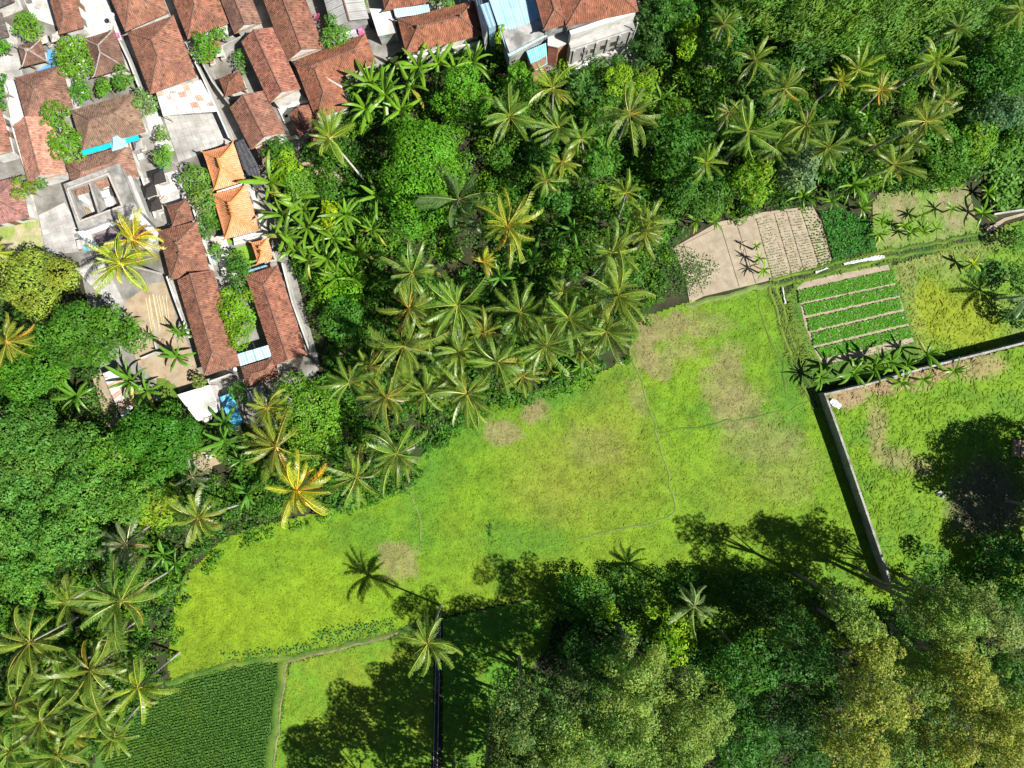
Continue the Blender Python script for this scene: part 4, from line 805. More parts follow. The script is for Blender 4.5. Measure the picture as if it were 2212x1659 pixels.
g0, g1 = PT('D', 888, 268, 3.2), PT('D', 1502, 98, 3.2); d = (g1 - g0)[:2]; d /= np.linalg.norm(d); n = np.array([d[1], -d[0]])
part(t, 'trough', *box((g0 + g1)[:2] / 2 + n * .2, d, n, np.linalg.norm(g1 - g0) / 2, .3, 3.0, 3.06), CYAN)
for s in (-1, 1): part(t, 'trough_side', *box((g0 + g1)[:2] / 2 + n * (.2 + s * .27), d, n, np.linalg.norm(g1 - g0) / 2, .04, 3.062, 3.22), CYAN)
# ---- walls
wallrun('compound_wall', 'long grey block wall round the overgrown lot at right', [(1933, 1284), (1858, 1065), (1822, 960), (1783, 852), (1870, 832), (1990, 797), (2212, 741), (2440, 680)], 2.4, .2, CONCD)
for lab, pts, h, m in [('pale wall along the left of the deep alley', q('B', (150, 590), (280, 860), (560, 1500)), 2.2, CONCL), ('pale wall along the shrine garden side of the alley', q('B', (205, 570), (380, 890), (555, 1125)), 2.2, CONC),
        ('pale wall along the alley beside the dark pavilion', q('A', (1290, 420), (1400, 650), (1520, 960)), 1.8, CONCL), ('white wall left of the pinkish gabled house', q('D', (140, 10), (225, 300), (322, 598)), 2.0, PLAST),
        ('white wall between the sandy yard and the long brown house', q('F', (1118, 150), (1180, 330), (1270, 560)), 2.2, PLAST), ('grey wall beside the black roofed shrines', q('D', (1540, 540), (1690, 990)), 2.0, PLAST),
        ('white wall right of the patched terracotta house', q('F', (1890, 60), (1960, 330), (2080, 660)), 1.6, CONCL), ('low stone wall right of the orange pavilion', q('E', (1400, 1060), (1440, 1240)), 1.4, CONCL),
        ('low broken wall across the sandy yard', q('F', (945, 700), (1040, 660), (1150, 652)), .9, CONC), ('short low wall stub near the bamboo poles', q('F', (1030, 570), (1050, 640)), .9, CONC), ('grey garden wall in front of the shrine garden', q('B', (405, 540), (690, 400)), 1.8, CONC),
        ('grey wall beside the water yard at the village foot', q('M', (880, 530), (950, 720), (1070, 1000)), 1.9, CONC), ('low grey wall at the top of the bare yard', q('M', (905, 560), (1125, 480)), 2.0, CONCL), ('wall at the left edge beside the reddish house', q('D', (85, 0), (155, 270), (210, 330)), 1.6, CONC),
        ('white gable side wall behind the twin shrines', q('E', (440, 880), (490, 1030), (640, 1480)), 1.6, PLAST), ('low grey kerb wall right of the maize field', q('H', (2030, 222), (2130, 205), (2230, 192)), .8, CONC)]:
    wallrun('garden_wall', lab, pts, h, .16, m, panel=20, group='walls between the village yards')
# ---- shrines and yard things
def shrine(label, p, s=1.0, roof=IJUK, rz=.29, tiers=1, h=2.2):
    b = P(p)[:2]; a = np.array([math.cos(rz), math.sin(rz)]); n = np.array([-a[1], a[0]])
    t = thing('shrine', label, 'shrine', (*b, 0), 'garden shrines')
    part(t, 'plinth', *box(b, a, n, .55 * s, .55 * s, -.05, .7), SHST); part(t, 'pillar', *box(b, a, n, .32 * s, .32 * s, .7, h - .35), SHST); part(t, 'altar', *box(b, a, n, .45 * s, .45 * s, h - .34, h - .1), WOOD)
    for k in range(tiers):
        zz = h + k * .6; r = .95 * s * (1 - .25 * k); V = []
        for f, dz in ((1, 0), (.62, .28), (.32, .62), (.1, 1.0)):
            for sx, sy in ((-1, -1), (1, -1), (1, 1), (-1, 1)): V.append([*(b + a * sx * r * f + n * sy * r * f), zz + dz * s * .9])
        F = [[i * 4 + j, i * 4 + (j + 1) % 4, i * 4 + 4 + (j + 1) % 4, i * 4 + 4 + j] for i in range(3) for j in range(4)] + [[3, 2, 1, 0], [12, 13, 14, 15]]
        part(t, 'thatch_roof' if roof is IJUK else 'shrine_roof', V, [F], roof)
    return t
shrine('black thatched shrine nearest the bushy tree, topmost of three', T('D', 1800, 590), 1.05); shrine('black thatched shrine in the middle of three against the grey wall', T('D', 1712, 735), .95); shrine('black thatched shrine lowest of three beside the brown pavilion', T('D', 1765, 885), .95)
shrine('pale blue white roofed shrine at the end of the blue gutter', T('D', 1405, 225), 1.25, METALB, h=3.0); shrine('small stone shrine with red roof in the walled shrine garden', T('B', 400, 700), .75, mat_noise('shrine_tile', (.2, .08, .05), (.28, .12, .08), 2)); shrine('red roofed shrine at the top of the walled shrine garden', T('B', 470, 570), .85, mat_noise('shrine_tile_red', (.22, .09, .06), (.3, .13, .09), 2))
shrine('grey stone shrine in front of the tiny red pavilion', T('B', 515, 640), .7, SHST); shrine('stone offering shrine below the dark pavilion', T('A', 700, 480), .7, SHST); shrine('small carved stone shrine left of the dark pavilion', T('A', 580, 510), .6, SHST)
shrine('brown roofed shrine beside the frangipani by the blue gutter', T('D', 1600, 60), .8, mat_noise('shrine_grey', (.2, .19, .18), (.3, .29, .28), 2)); shrine('grey roofed shrine right of the pale blue shrine', T('D', 1590, 250), .7, mat_noise('shrine_grey2', (.22, .21, .2), (.32, .31, .3), 2))
def lathe(name, label, p, prof, mat, cat, z=0.0):
    b = P(p, z); V, F = tube([[b[0], b[1], z + h] for h, r in prof], [r for h, r in prof], 14); return tag(link(name, make_mesh(name, V, F, mat, smooth=False)), label, cat)
lathe('water_tank', 'round white water tank beside the bush at the shrine garden', T('B', 570, 365), [(0, .6), (.1, .68), (1.1, .68), (1.3, .6), (1.42, .25), (1.5, .24)], PLASTIC, 'tank')
lathe('satellite_dish', 'small grey dish on the top edge ridge', T('A', 1400, 335), [(3.6, .04), (4.2, .04), (4.25, .1), (4.35, .3), (4.42, .38)], PLASTIC, 'dish', 0)
lathe('stone_vat', 'small white pot at the corner of the long brown house', T('M', 1187, 425), [(0, .2), (.2, .32), (.4, .3), (.5, .22)], PLASTIC, 'pot')
lathe('stone_vat', 'white pot at the grey wall by the blue tarpaulin', T('M', 1015, 735), [(0, .2), (.25, .32), (.5, .25)], PLASTIC, 'pot')
lathe('umbrella', 'yellow and white ceremonial umbrella at the left edge', T('A', 15, 770), [(0, .03), (2.0, .03), (2.05, .9), (2.35, .45), (2.5, .05)], YELLOWC, 'umbrella')
lathe('basin', 'small bright blue basin beside the garden bush', T('D', 1765, 445), [(0, .2), (.3, .38), (.32, .32), (.1, .2)], CYAN, 'basin')
# bamboo poles on the sandy yard
rb = np.random.RandomState(3)
for k in range(9):
    u = 975 + k * 15; a = PT('F', u + rb.uniform(-8, 8) + 10 * (k > 6), 285 - k * 3 + rb.uniform(-20, 20), .08); b = PT('F', u + 45 + rb.uniform(-12, 12), 520 + rb.uniform(-40, 25), .08)
    tag(link('bamboo_pole', make_mesh('bamboo_pole', *tube([a, (a + b) / 2 + [0, 0, .03], b], [.06, .055, .04], 6), BAMBOO)), 'bamboo pole lying on the sandy yard, %s from the left of nine' % ords[k], 'bamboo pole', 'bamboo poles on the sandy yard')
# torn white plastic along the ditch
def rag(name, label, pts, wd, seed):
    rng = np.random.RandomState(seed); w = np.array([P(p)[:2] for p in pxpoly(pts)]); d = np.r_[0, np.cumsum(np.hypot(*np.diff(w, axis=0).T))]; m = int(d[-1] / .22) + 3
    s = np.linspace(0, d[-1], m); x = np.interp(s, d, w[:, 0]); y = np.interp(s, d, w[:, 1]); V = []
    tx, ty = np.gradient(x), np.gradient(y); l = np.hypot(tx, ty)
    for i in range(m):
        ww = wd * (.35 + 1.1 * float(vnoise(np.array([s[i]]), np.array([seed * 3.3]), .9, 5)[0]))
        for k in (-1, -.4, .3, 1): V.append([x[i] - ty[i] / l[i] * k * ww / 2, y[i] + tx[i] / l[i] * k * ww / 2, .38 + rng.uniform(0, .18) - .1 * abs(k)])
    F = [[i * 4 + k, (i + 1) * 4 + k, (i + 1) * 4 + k + 1, i * 4 + k + 1] for i in range(m - 1) for k in range(3)]
    return tag(link(name, make_mesh(name, V, [F], PLASTIC)), label, 'plastic sheet')
rag('plastic_sheet', 'long torn white plastic sheet over the ditch', q('H', (1110, 528), (1180, 512), (1250, 498), (1355, 482)), .5, 1); rag('plastic_sheet', 'short white plastic sheet piece on the ditch bank', q('H', (938, 578), (1012, 550)), .5, 2)
rag('plastic_sheet', 'white plastic strip beside the vegetable plot corner', q('H', (738, 665), (745, 720), (756, 768)), .28, 3); rag('plastic_sheet', 'white sack in the wall corner of the overgrown lot', q('H', (1030, 1352), (1060, 1375), (1090, 1395)), .9, 4)
t = thing('planter_crate', 'long grey timber stack in the shade at the right edge', 'timber stack', P((2200, 970)))
for k in range(4): part(t, 'plank', *box(P((2192 + k * 8, 968), .4)[:2], np.array([.1, .995]), np.array([.995, -.1]), 1.2, .2, .0, .5 + .02 * k), WOOD)

# small clutter in the yards
def clutter(name, label, p, w, d, h, mat, rz=.3, cat=None):
    b = P(p, 0)[:2]; a = np.array([math.cos(rz), math.sin(rz)]); n = np.array([-a[1], a[0]])
    V, F = merge([box(b, a, n, w / 2, d / 2, -.02, h * .8), box(b + a * .02, a, n, w / 2 * .82, d / 2 * .85, h * .8, h)])
    return tag(link(name, make_mesh(name, V, F, mat)), label, cat or name.replace('_', ' '))
PINKC = mat_noise('pink_cloth', (.6, .1, .3), (.7, .2, .4), 4); BLKP = mat_noise('black_paint', (.02, .02, .022), (.05, .05, .055), 3, rough=.4); GREENC = mat_noise('green_cloth', (.03, .25, .12), (.06, .32, .18), 3); REDC = mat_noise('red_plastic', (.5, .06, .04), (.6, .1, .06), 3, rough=.4)
for nm, lab, p, w, d, h, m, r in [('laundry_bundle', 'pink laundry beside the tree by the grey gable', T('B', 2000, 362), .7, .5, 1.1, PINKC, .3), ('laundry_bundle', 'white laundry hanging left of the pink laundry', T('B', 1900, 395), 1.6, .4, 1.3, PLASTIC, .3), ('crate', 'dark crate beside the slab yard wall', T('B', 60, 1180), .8, .5, .6, BLKP, 1.2), ('crate', 'timber crate on the drive by the concrete shell', T('D', 900, 1320), .9, .6, .5, WOOD, .4), ('cupboard', 'pale cupboard standing below the terrace canopy', T('D', 905, 1290), .5, 1.3, 1.2, METALG, .2),
        ('crate', 'blue box at the drive end under the palms', T('D', 945, 1325), .5, .7, .5, BLUET, .3), ('sack', 'white sack left of the pale blue shrine', T('A', 850, 370), 1.1, .7, .5, PLASTIC, .2), ('cloth', 'red cloth by the hipped house corner above the slab yard', T('A', 2165, 845), .5, .35, .5, PINKC, .8), ('cloth', 'purple cloth at the dark pavilion corner', T('A', 1295, 395), .3, .6, .6, PINKC, .3), ('planter', 'stone planter beside the upper shrine', T('D', 1655, 600), .6, .6, .5, SHST, .3), ('planter', 'stone planter between the lower shrines', T('D', 1800, 790), .9, .5, .5, SHST, .8), ('planter', 'pale planter right of the white shrine', T('D', 1545, 330), .8, .8, .6, CONCL, .3),
        ('bench', 'pale stone bench in the left court', T('A', 430, 60), 1.2, .6, .5, SHST, 1.3), ('planter', 'grey planter at the court corner near the top left', T('A', 330, 20), .6, .6, .7, CONCD, .3), ('crate', 'red crate beside the white terrace', T('B', 1190, 1275), .6, .45, .4, REDC, .5), ('drum', 'grey drum in the alley mouth by the store', T('B', 2130, 290), .7, .7, .9, NET, .3), ('planter', 'pale planter on the temple path', T('E', 700, 1230), .6, 1.6, .4, SHST, 1.3), ('crate', 'blue box beside the long brown house', T('E', 675, 1440), .4, .5, .5, BLUET, .3), ('motorbike_cover', 'black covered motorbike at the top edge', T('A', 150, 60), 1.8, .6, 1.0, BLKP, .2),
        ('timber_stack', 'timber stack on the sandy yard by the low wall', T('F', 1090, 600), 1.4, .4, .3, WOOD, 1.2), ('rubble_heap', 'pale rubble heap at the foot of the white shed', T('M', 880, 970), 1.4, .6, .3, CONC, .5), ('rubble_heap', 'pale rocks in the rubble clearing', T('M', 900, 1370), 1.3, .6, .4, CONCL, .2), ('sack', 'white sack in the walled lot shade', T('L', 1470, 60), .8, .5, .3, CONCL, .6), ('sack', 'second pale sack beside the white sack in the lot', T('L', 1495, 78), .7, .4, .3, CONC, 1.0), ('sack', 'single pale block further down the lot shade', T('L', 1585, 215), .7, .4, .2, CONC, 2.0)]:
    clutter(nm, lab, p, w, d, h, m, r)
# ================================================================== VEGETATION
def crown_geo(c, r, rng, col, leaf=.42, dens=9.0, nb=None, br=.34, tip=None, tipf=.0, flat=.75, align=None, asp=.5, low=-.25, colvar=.22):
    """leaf cards over many overlapping clumps that fill an ellipsoid; c centre, r radii"""
    c = np.asarray(c, float); r = np.asarray(r, float); R = (r[0] * r[1]) ** .5
    nb = nb or int(np.clip(6 + R * 4.2, 7, 46))
    d = rng.randn(nb * 3, 3); d[:, 2] = np.abs(d[:, 2]) * 1.0 - .25; d /= np.linalg.norm(d, axis=1, keepdims=True)
    # spread: keep the directions farthest from those already taken
    keep = [0]
    while len(keep) < nb:
        dm = np.min(np.linalg.norm(d[:, None] - d[None, keep], axis=2), 1); keep.append(int(np.argmax(dm + rng.rand(len(d)) * .25)))
    d = d[keep]; f = rng.uniform(.5, 1.0, nb) * np.where(rng.rand(nb) < .15, .5, 1)
    bc = c + d * f[:, None] * r * (1 - br * .35); rad = R * br * rng.uniform(.6, 1.35, nb)
    Ps = []; Ns = []; Cs = []
    for k in range(nb):
        n = int(dens * 4 * math.pi * rad[k] ** 2 * .8)
        v = rng.randn(n * 2, 3); v /= np.linalg.norm(v, axis=1, keepdims=True); v = v[v[:, 2] > low][:n]; n = len(v)
        rr = rad[k] * (.62 + .42 * rng.rand(n) ** .6); p = bc[k] + v * rr[:, None] * np.array([1, 1, flat])
        dd = np.linalg.norm((p[:, None] - bc[None]) / np.array([1, 1, flat]), axis=2) / rad[None]; dd[:, k] = 9
        m = dd.min(1) > .66; p = p[m]; v = v[m]; n = len(p)
        bcf = rng.uniform(1 - colvar, 1 + colvar); hue = rng.uniform(-.12, .12)
        cc = np.array(col) * bcf * np.array([1 + hue, 1, 1 - hue]) * rng.uniform(.78, 1.24, (n, 1)) * np.c_[rng.uniform(.85, 1.18, n), np.ones(n), np.ones(n)]
        if tip is not None:
            tm = rng.rand(n) < tipf * (.4 + .9 * np.clip(v[:, 2], 0, 1)); cc[tm] = np.array(tip) * rng.uniform(.75, 1.25, (tm.sum(), 1))
        Ps.append(p); Ns.append(v + .45 * rng.randn(n, 3) + np.array([0, 0, .55])); Cs.append(cc)
    p = np.vstack(Ps); n = np.vstack(Ns); cc = np.vstack(Cs); k = len(p)
    ln = leaf * rng.uniform(.65, 1.35, k)
    return cards(p, n, ln, ln * asp * rng.uniform(.8, 1.2, k), cc, rng, '', None, '', '', .06, align=align), bc
TREES = []
def tree(label, px, r, h, col, name='broadleaf_tree', cat='tree', leaf=.42, dens=9.0, group='trees of the jungle and village', bark=None, bare=0, deep=False, **kw):
    col = tuple(np.array(col) * 1.28)
    """px photo centre of crown, r photo radii (x, y), h metres to the crown top"""
    rng = np.random.RandomState((sum(map(ord, label)) * 7 + len(label)) % 99991)
    if not isinstance(r, tuple): r = (r, r)
    zc = h * .66; b = P(px, zc); k = (CAM_H - zc) / FPX * 1.08; rx, ry = r[0] * k, r[1] * k; rz = max(h * .30, min(h * .42, (rx + ry) * .42)) if not deep else h * .40
    t = thing(name, label, cat, (b[0], b[1], 0), group)
    (V, F, C), bc = crown_geo((b[0], b[1], h - rz), (rx, ry, rz), rng, col, leaf, dens, **kw)
    # trunk and limbs
    tr = .06 + .008 * h; fork = np.array([b[0] + rng.uniform(-.3, .3), b[1] + rng.uniform(-.3, .3), max(.5, (h - 2 * rz) * .8 + .15 * h)])
    parts = [tube([[b[0], b[1], -.1], [b[0], b[1], .25], (np.array([b[0], b[1], 0]) + fork) / 2 + rng.uniform(-.15, .15, 3), fork], [tr * 1.5, tr * 1.1, tr, tr * .8], 7)]
    part(t, 'trunk', *merge(parts), bark or BARK)
    lm = []
    for q_ in bc[rng.permutation(len(bc))[:7 + bare]]:
        lm.append(tube([fork, fork + (q_ - fork) * .5 + np.array([0, 0, -.25]), q_], [tr * .55, tr * .35, tr * .15], 5))
    if bare:
        for _ in range(bare * 3):
            q_ = bc[rng.randint(len(bc))] + rng.randn(3) * np.array([rx, ry, rz]) * .22; q_[2] = max(q_[2], h - rz * .7) + rng.uniform(0, .5); s = fork + (q_ - fork) * .4 + rng.randn(3) * .2
            lm.append(tube([s, q_], [.06, .025], 4))
    part(t, 'limbs', *merge(lm), bark or BARK)
    o = part(t, 'crown', V, [F], LEAF, C); TREES.append(len(F)); return t
BG = (.072, .205, .010); MG = (.050, .150, .018); DG = (.036, .115, .012); LM = (.135, .255, .008); OL = (.120, .205, .032); GOL = (.115, .165, .04); YOL = (.165, .220, .032); SIL = (.10, .17, .07); BAM = (.085, .175, .022)
Z = lambda *p: T(*p) if isinstance(p[0], str) else p
# --- named trees of the middle jungle
tree('big bright green tree in the middle of the upper jungle', (915, 368), (92, 120), 12, BG, dens=11, leaf=.40)
tree('round bright green tree below the blue metal roof', (1003, 205), (58, 66), 10, BG, dens=11, leaf=.38)
tree('small glossy green tree under the turquoise awning', (1120, 170), (36, 34), 7, BG)
tree('dark rounded tree right of centre in the upper jungle', (1468, 318), (70, 68), 12, DG, dens=10)
tree('dark green tree below the dark rounded tree, above the seedling plot', (1500, 420), (62, 46), 10, (.04, .12, .014))
tree('yellow green tree at the top left corner of the seedling strips', (1622, 390), (46, 60), 10, (.085, .20, .010), tip=(.17, .25, .01), tipf=.3)
tree('silvery leaved tree with pale bare twigs', (1722, 368), (44, 46), 9, SIL, leaf=.5, bare=3, bark=PBARK)
tree('leafy green tree left of the small palm in mid jungle', (1286, 350), (32, 52), 9, (.05, .14, .014), leaf=.5)
tree('sparse dark tree with bare twigs left of centre', (1205, 420), (52, 44), 7, DG, leaf=.5, dens=6, bare=4)
tree('round lime shrub tree behind the river house palm', (1336, 172), (26, 36), 9, LM, leaf=.3, dens=16)
tree('second lime shrub tree just right of the round one', (1385, 195), (24, 28), 8, LM, leaf=.3, dens=16)
tree('dark tree right of the river house wall', (1400, 70), (40, 70), 8, (.03, .08, .014))
tree('creeper covered dark tree at the top edge', (1450, 30), (55, 45), 10, DG)
tree('bright vine covered column tree in the upper right jungle', (1482, 88), (20, 52), 9, LM, leaf=.35, dens=13)
tree('dark tree at the top edge above the yellow palms', (1560, 90), (55, 60), 10, DG, leaf=.45)
tree('dark tree between the upper palms and the bamboo', (1660, 180), (60, 50), 7, (.04, .11, .016))
tree('dark tree under the golden palms', (1790, 270), (70, 40), 6, DG)
tree('mid green tree at the right of the jungle beside the maize', (2040, 320), (60, 50), 8, (.055, .15, .014))
tree('fresh green tree at the maize field corner', (2110, 290), (45, 50), 7, (.09, .19, .012))
tree('dark tree at the right edge near the top', (2170, 130), (60, 80), 9, DG)
tree('grey green tree at the right edge below the bamboo', (2150, 250), (55, 40), 8, (.06, .13, .05))
tree('lower dark tree left of the areca palm', (1700, 330), (40, 40), 6, DG)
tree('green tree between areca palm and banana field', (1800, 350), (44, 40), 5, MG)
tree('bushy dark tree at the top middle of the palm grove', (1170, 330), (45, 40), 6, DG)
tree('glossy green tree left of the river palm', (1110, 240), (36, 30), 6, (.05, .15, .012))
tree('dark scrub tree right of the river palm', (1260, 190), (48, 40), 6, (.045, .12, .02), leaf=.5)
tree('scrubby tree below the lime shrub trees', (1300, 240), (50, 40), 5, (.05, .13, .015))
# bamboo thickets along the top right
for i, (x, y, rx, ry, h, c) in enumerate([(1640, 20, 60, 55, 12, BAM), (1730, 45, 70, 55, 13, BAM), (1815, 40, 70, 60, 14, (.09, .19, .018)), (1900, 35, 70, 65, 14, BAM), (1985, 30, 70, 60, 14, BAM), (2070, 25, 65, 50, 13, (.08, .17, .03)), (1870, 105, 60, 40, 11, (.06, .15, .018)), (1760, 110, 60, 35, 10, (.055, .14, .02)), (2150, 50, 60, 40, 10, (.09, .18, .02))]):
    tree('feathery bamboo thicket at the top right, %s from the left of nine' % ['first', 'second', 'fourth', 'sixth', 'seventh', 'eighth', 'fifth', 'third', 'ninth'][i], (x, y), (rx, ry), h, c, 'bamboo_thicket', 'bamboo', leaf=.55, dens=10, asp=.22, align=np.array([.75, .62, -.25]), group='bamboo thickets at the top right', flat=.8)
# left edge
tree('lime green tree right of the orange pavilions', T('E', 1440, 430), (30, 46), 6, LM, leaf=.34, dens=13)
tree('dark green tree below the grey gabled house', T('E', 1400, 230), (40, 26), 6, (.04, .13, .014))
tree('pale green feathery tree beside the lime one', T('E', 1580, 600), (34, 34), 6, (.09, .20, .018), leaf=.3, dens=13)
tree('bright yellow lime shrub tree among the banana plants', T('E', 1930, 950), (22, 32), 6, (.2, .29, .006), leaf=.3, dens=18)
tree('small bushy green tree in the banana patch', T('O', 1250, 1130), (34, 22), 4, (.075, .2, .012))
tree('bright green tree at the foot of the banana patch', T('I', 60, 330), (45, 60), 4, (.085, .215, .008))
tree('dark glossy tree below the banana patch near the long house', T('I', 60, 560), (52, 55), 6, (.04, .13, .012))
tree('bright leafy tree between the two long houses', (513, 680), (42, 68), 5, (.095, .23, .008), leaf=.36, dens=14, tip=(.2, .3, .01), tipf=.25)
tree('darker green tree on the temple path', (514, 590), (28, 40), 5, (.045, .13, .014))
tree('sprawling bright tree with bare twigs at the foot of the village', T('M', 1950, 900), (68, 98), 10, (.085, .20, .012), leaf=.38, dens=9, bare=4, bark=PBARK, tip=(.15, .25, .01), tipf=.2)
tree('lower bare twigged tree below the sprawling bright tree', T('M', 2000, 1300), (52, 48), 8, (.085, .19, .016), leaf=.4, dens=7, bare=5, bark=PBARK)
tree('green shrub tree in the blue tarpaulin yard', T('M', 1215, 670), (18, 26), 4, (.05, .16, .012))
tree('yellowish shrub at the corner of the bare yard', T('M', 800, 560), (16, 18), 3.5, (.12, .17, .03), bare=2)
tree('olive canopy tree at the left edge below the lawn', (70, 612), (100, 62), 9, (.165, .225, .026), leaf=.36, dens=11, nb=34, br=.3)
tree('wide dark green tree left of the sandy yard', (188, 726), (98, 72), 11, (.052, .145, .012), leaf=.4, dens=11, nb=36, br=.3)
tree('green tree at the left edge below the wide dark tree', (60, 806), (78, 58), 10, (.05, .155, .010), dens=10)
tree('large round green tree above the rubble clearing', (350, 950), (84, 72), 11, (.042, .14, .010), leaf=.38, dens=12, nb=38, br=.28)
for i, (x, y, rx, ry, h, c) in enumerate([(40, 925, 80, 62, 12, (.042, .125, .022)), (150, 960, 78, 60, 12, (.045, .13, .024)), (245, 985, 66, 52, 11, MG), (70, 1030, 92, 66, 12, (.05, .14, .028)), (190, 1060, 86, 62, 13, (.05, .145, .026)), (290, 1070, 62, 54, 12, (.05, .14, .022)), (50, 1140, 88, 62, 12, (.05, .15, .028)), (160, 1160, 78, 60, 12, (.052, .15, .028)), (70, 1240, 84, 56, 11, (.055, .16, .025)), (345, 1090, 44, 46, 9, (.10, .185, .016))]):
    tree('canopy tree in the lower left wood, %s of ten by rows from the top' % ords[i], (x, y), (rx, ry), h, tuple(np.array(c) * np.array([1.5, 1.3, .95])), dens=10, leaf=.36, nb=44, br=.25, group='canopy trees of the lower left wood')
# village trees
for lab, p, r, h, c in [('round green tree in the top left court', (58, 55), (30, 28), 5, (.085, .19, .015)), ('tall flowering tree left of the dark pavilion', (158, 132), (34, 46), 5.5, (.085, .20, .013)), ('small green tree below the flowering tree', (175, 200), (20, 22), 5, (.05, .17, .010)), ('small tree right of the stone path below the dark pavilion', (226, 188), (22, 20), 4, (.07, .18, .014)), ('round tree at the corner below the dark pavilion', (267, 174), (26, 24), 5, (.06, .15, .016)),
        ('round yellow flowered tree beside the pinkish gable', (119, 250), (29, 29), 5, (.075, .19, .012)), ('wide tree below the round yellow flowered tree', (143, 312), (40, 30), 5, (.085, .20, .012)), ('tree over the lower end of the pinkish gable', (55, 412), (32, 24), 5, (.10, .17, .015)), ('small green tree beside the pinkish gable end', (88, 395), (18, 14), 4, (.06, .14, .016)),
        ('bushy tree above the shrine garden wall', (440, 100), (26, 32), 5, (.06, .17, .010)), ('leafy shrub left of the white water tank', (476, 74), (18, 18), 4, (.075, .2, .010)), ('tree beside the grey fibre cement gable', (719, 78), (28, 34), 5.5, (.07, .17, .022)), ('thin frangipani right of the dusty brown house', (312, 222), (24, 30), 4.5, (.10, .18, .04)), ('frangipani beside the slab yard', (358, 340), (26, 22), 4.5, (.085, .19, .02)), ('frangipani above the shrine court', (418, 385), (32, 28), 5, (.08, .18, .02)),
        ('slender frangipani left of the lower orange pavilion', (442, 430), (26, 34), 5, (.09, .17, .025)), ('shrubby tree beside the long paved temple path', (448, 488), (20, 26), 4, (.05, .14, .014)), ('small shrub on the temple path', (465, 545), (16, 16), 3, (.06, .16, .014)), ('dark shrub tree beside the clipped lawn', (510, 562), (22, 22), 4, (.05, .13, .016)), ('thin shrub row in the shrine garden', (520, 130), (12, 26), 3, (.055, .15, .014)), ('pink flowering shrub by the grey gable alley', (684, 38), (9, 10), 2.5, (.3, .06, .12)), ('small frangipani right of the blue shrine', (350, 292), (16, 18), 4, (.09, .17, .03)),
        ('tree at the left edge below the dark grey hut', (0, 102), (18, 26), 4, (.06, .18, .012)), ('tree at the left edge beside the concrete lane', (2, 195), (10, 40), 4, (.05, .15, .012)), ('shrub hedge at the right of the lowest shrine', (466, 455), (14, 30), 3, (.055, .15, .014)), ('shrub at the top edge between the red house and pale court', (962, 8), (16, 22), 5, (.05, .15, .012)), ('creeper bush hanging on the blue metal roof corner', (1083, 88), (13, 26), 8, (.15, .24, .012)), ('top edge shrub beside the narrow lawn', (940, 5), (10, 10), 3, (.06, .17, .012))]:
    tree(lab, p, (r[0] * 1.1, r[1] * 1.1), h, tuple(np.array(c) * 1.1), leaf=.34, dens=13, bare=2 if 'frangipani' in lab else 0, bark=PBARK if 'frangipani' in lab else None, tip=(.55, .55, .45) if 'flower' in lab else None, tipf=.03, group='trees in the village yards')
# lower right: tall golden crowns and the shaded wood
for i, (lab, x, y, rx, ry, h, c) in enumerate([
        ('golden green tree, uppermost left of the tall crowns', 1836, 1318, 44, 42, 19, OL), ('golden tree below the uppermost left crown', 1880, 1400, 40, 42, 18, YOL), ('tall golden tree in the middle of the right group', 1880, 1490, 58, 66, 21, YOL), ('golden tree at the bottom edge left of the right group', 1840, 1600, 62, 60, 19, YOL), ('golden tree at the bottom edge in the middle of the right group', 1950, 1610, 60, 56, 18, OL),
        ('olive tree with pale bough nearest the wall end', 1990, 1300, 40, 38, 17, OL), ('large golden tree right of the wall end', 2045, 1345, 58, 60, 20, OL), ('grey green tree on the outer right of the golden group', 2105, 1320, 52, 58, 17, GOL), ('small grey tree right of the golden group', 2165, 1375, 30, 34, 13, GOL), ('golden tree on the right slope of the group', 2065, 1440, 60, 56, 20, YOL), ('golden tree low on the right side', 2110, 1530, 66, 60, 20, YOL), ('golden tree in the bottom right corner', 2170, 1600, 66, 66, 19, YOL), ('green gold tree between the two golden groups', 1970, 1450, 46, 56, 16, OL), ('golden tree at the bottom edge right of centre group', 2040, 1620, 56, 48, 18, YOL), ('golden sapling crown at the right edge', 2190, 1500, 26, 40, 15, OL),
        ('tall pale olive tree in the bottom middle', 1385, 1465, 66, 62, 19, (.13, .21, .034)), ('dark green tree at the bottom left of the middle group', 1125, 1530, 74, 66, 15, (.045, .095, .022)), ('dark tree at the bottom edge beside the narrow field', 1110, 1625, 70, 52, 14, (.06, .11, .022)), ('olive tree at the bottom edge of the middle group', 1235, 1610, 72, 58, 17, OL), ('pale olive tree at the right of the middle group', 1500, 1545, 66, 68, 18, (.13, .21, .034)), ('olive tree between the middle crowns', 1350, 1570, 70, 64, 17, OL), ('olive tree at the bottom edge right of the middle group', 1460, 1630, 70, 44, 16, OL), ('dark green tree above the bottom middle group', 1240, 1500, 56, 44, 13, (.05, .10, .024))]):
    tree(lab, (x, y), (rx * 1.12, ry * 1.12), h + (7 if i < 15 else 10), c, leaf=.32, dens=13, nb=46, br=.25, group='tall crowns in the lower right wood', tip=(.235, .24, .035) if c is YOL else (.165, .225, .04), tipf=.4 if c is YOL else .25, low=-.3, colvar=.3, deep=True)
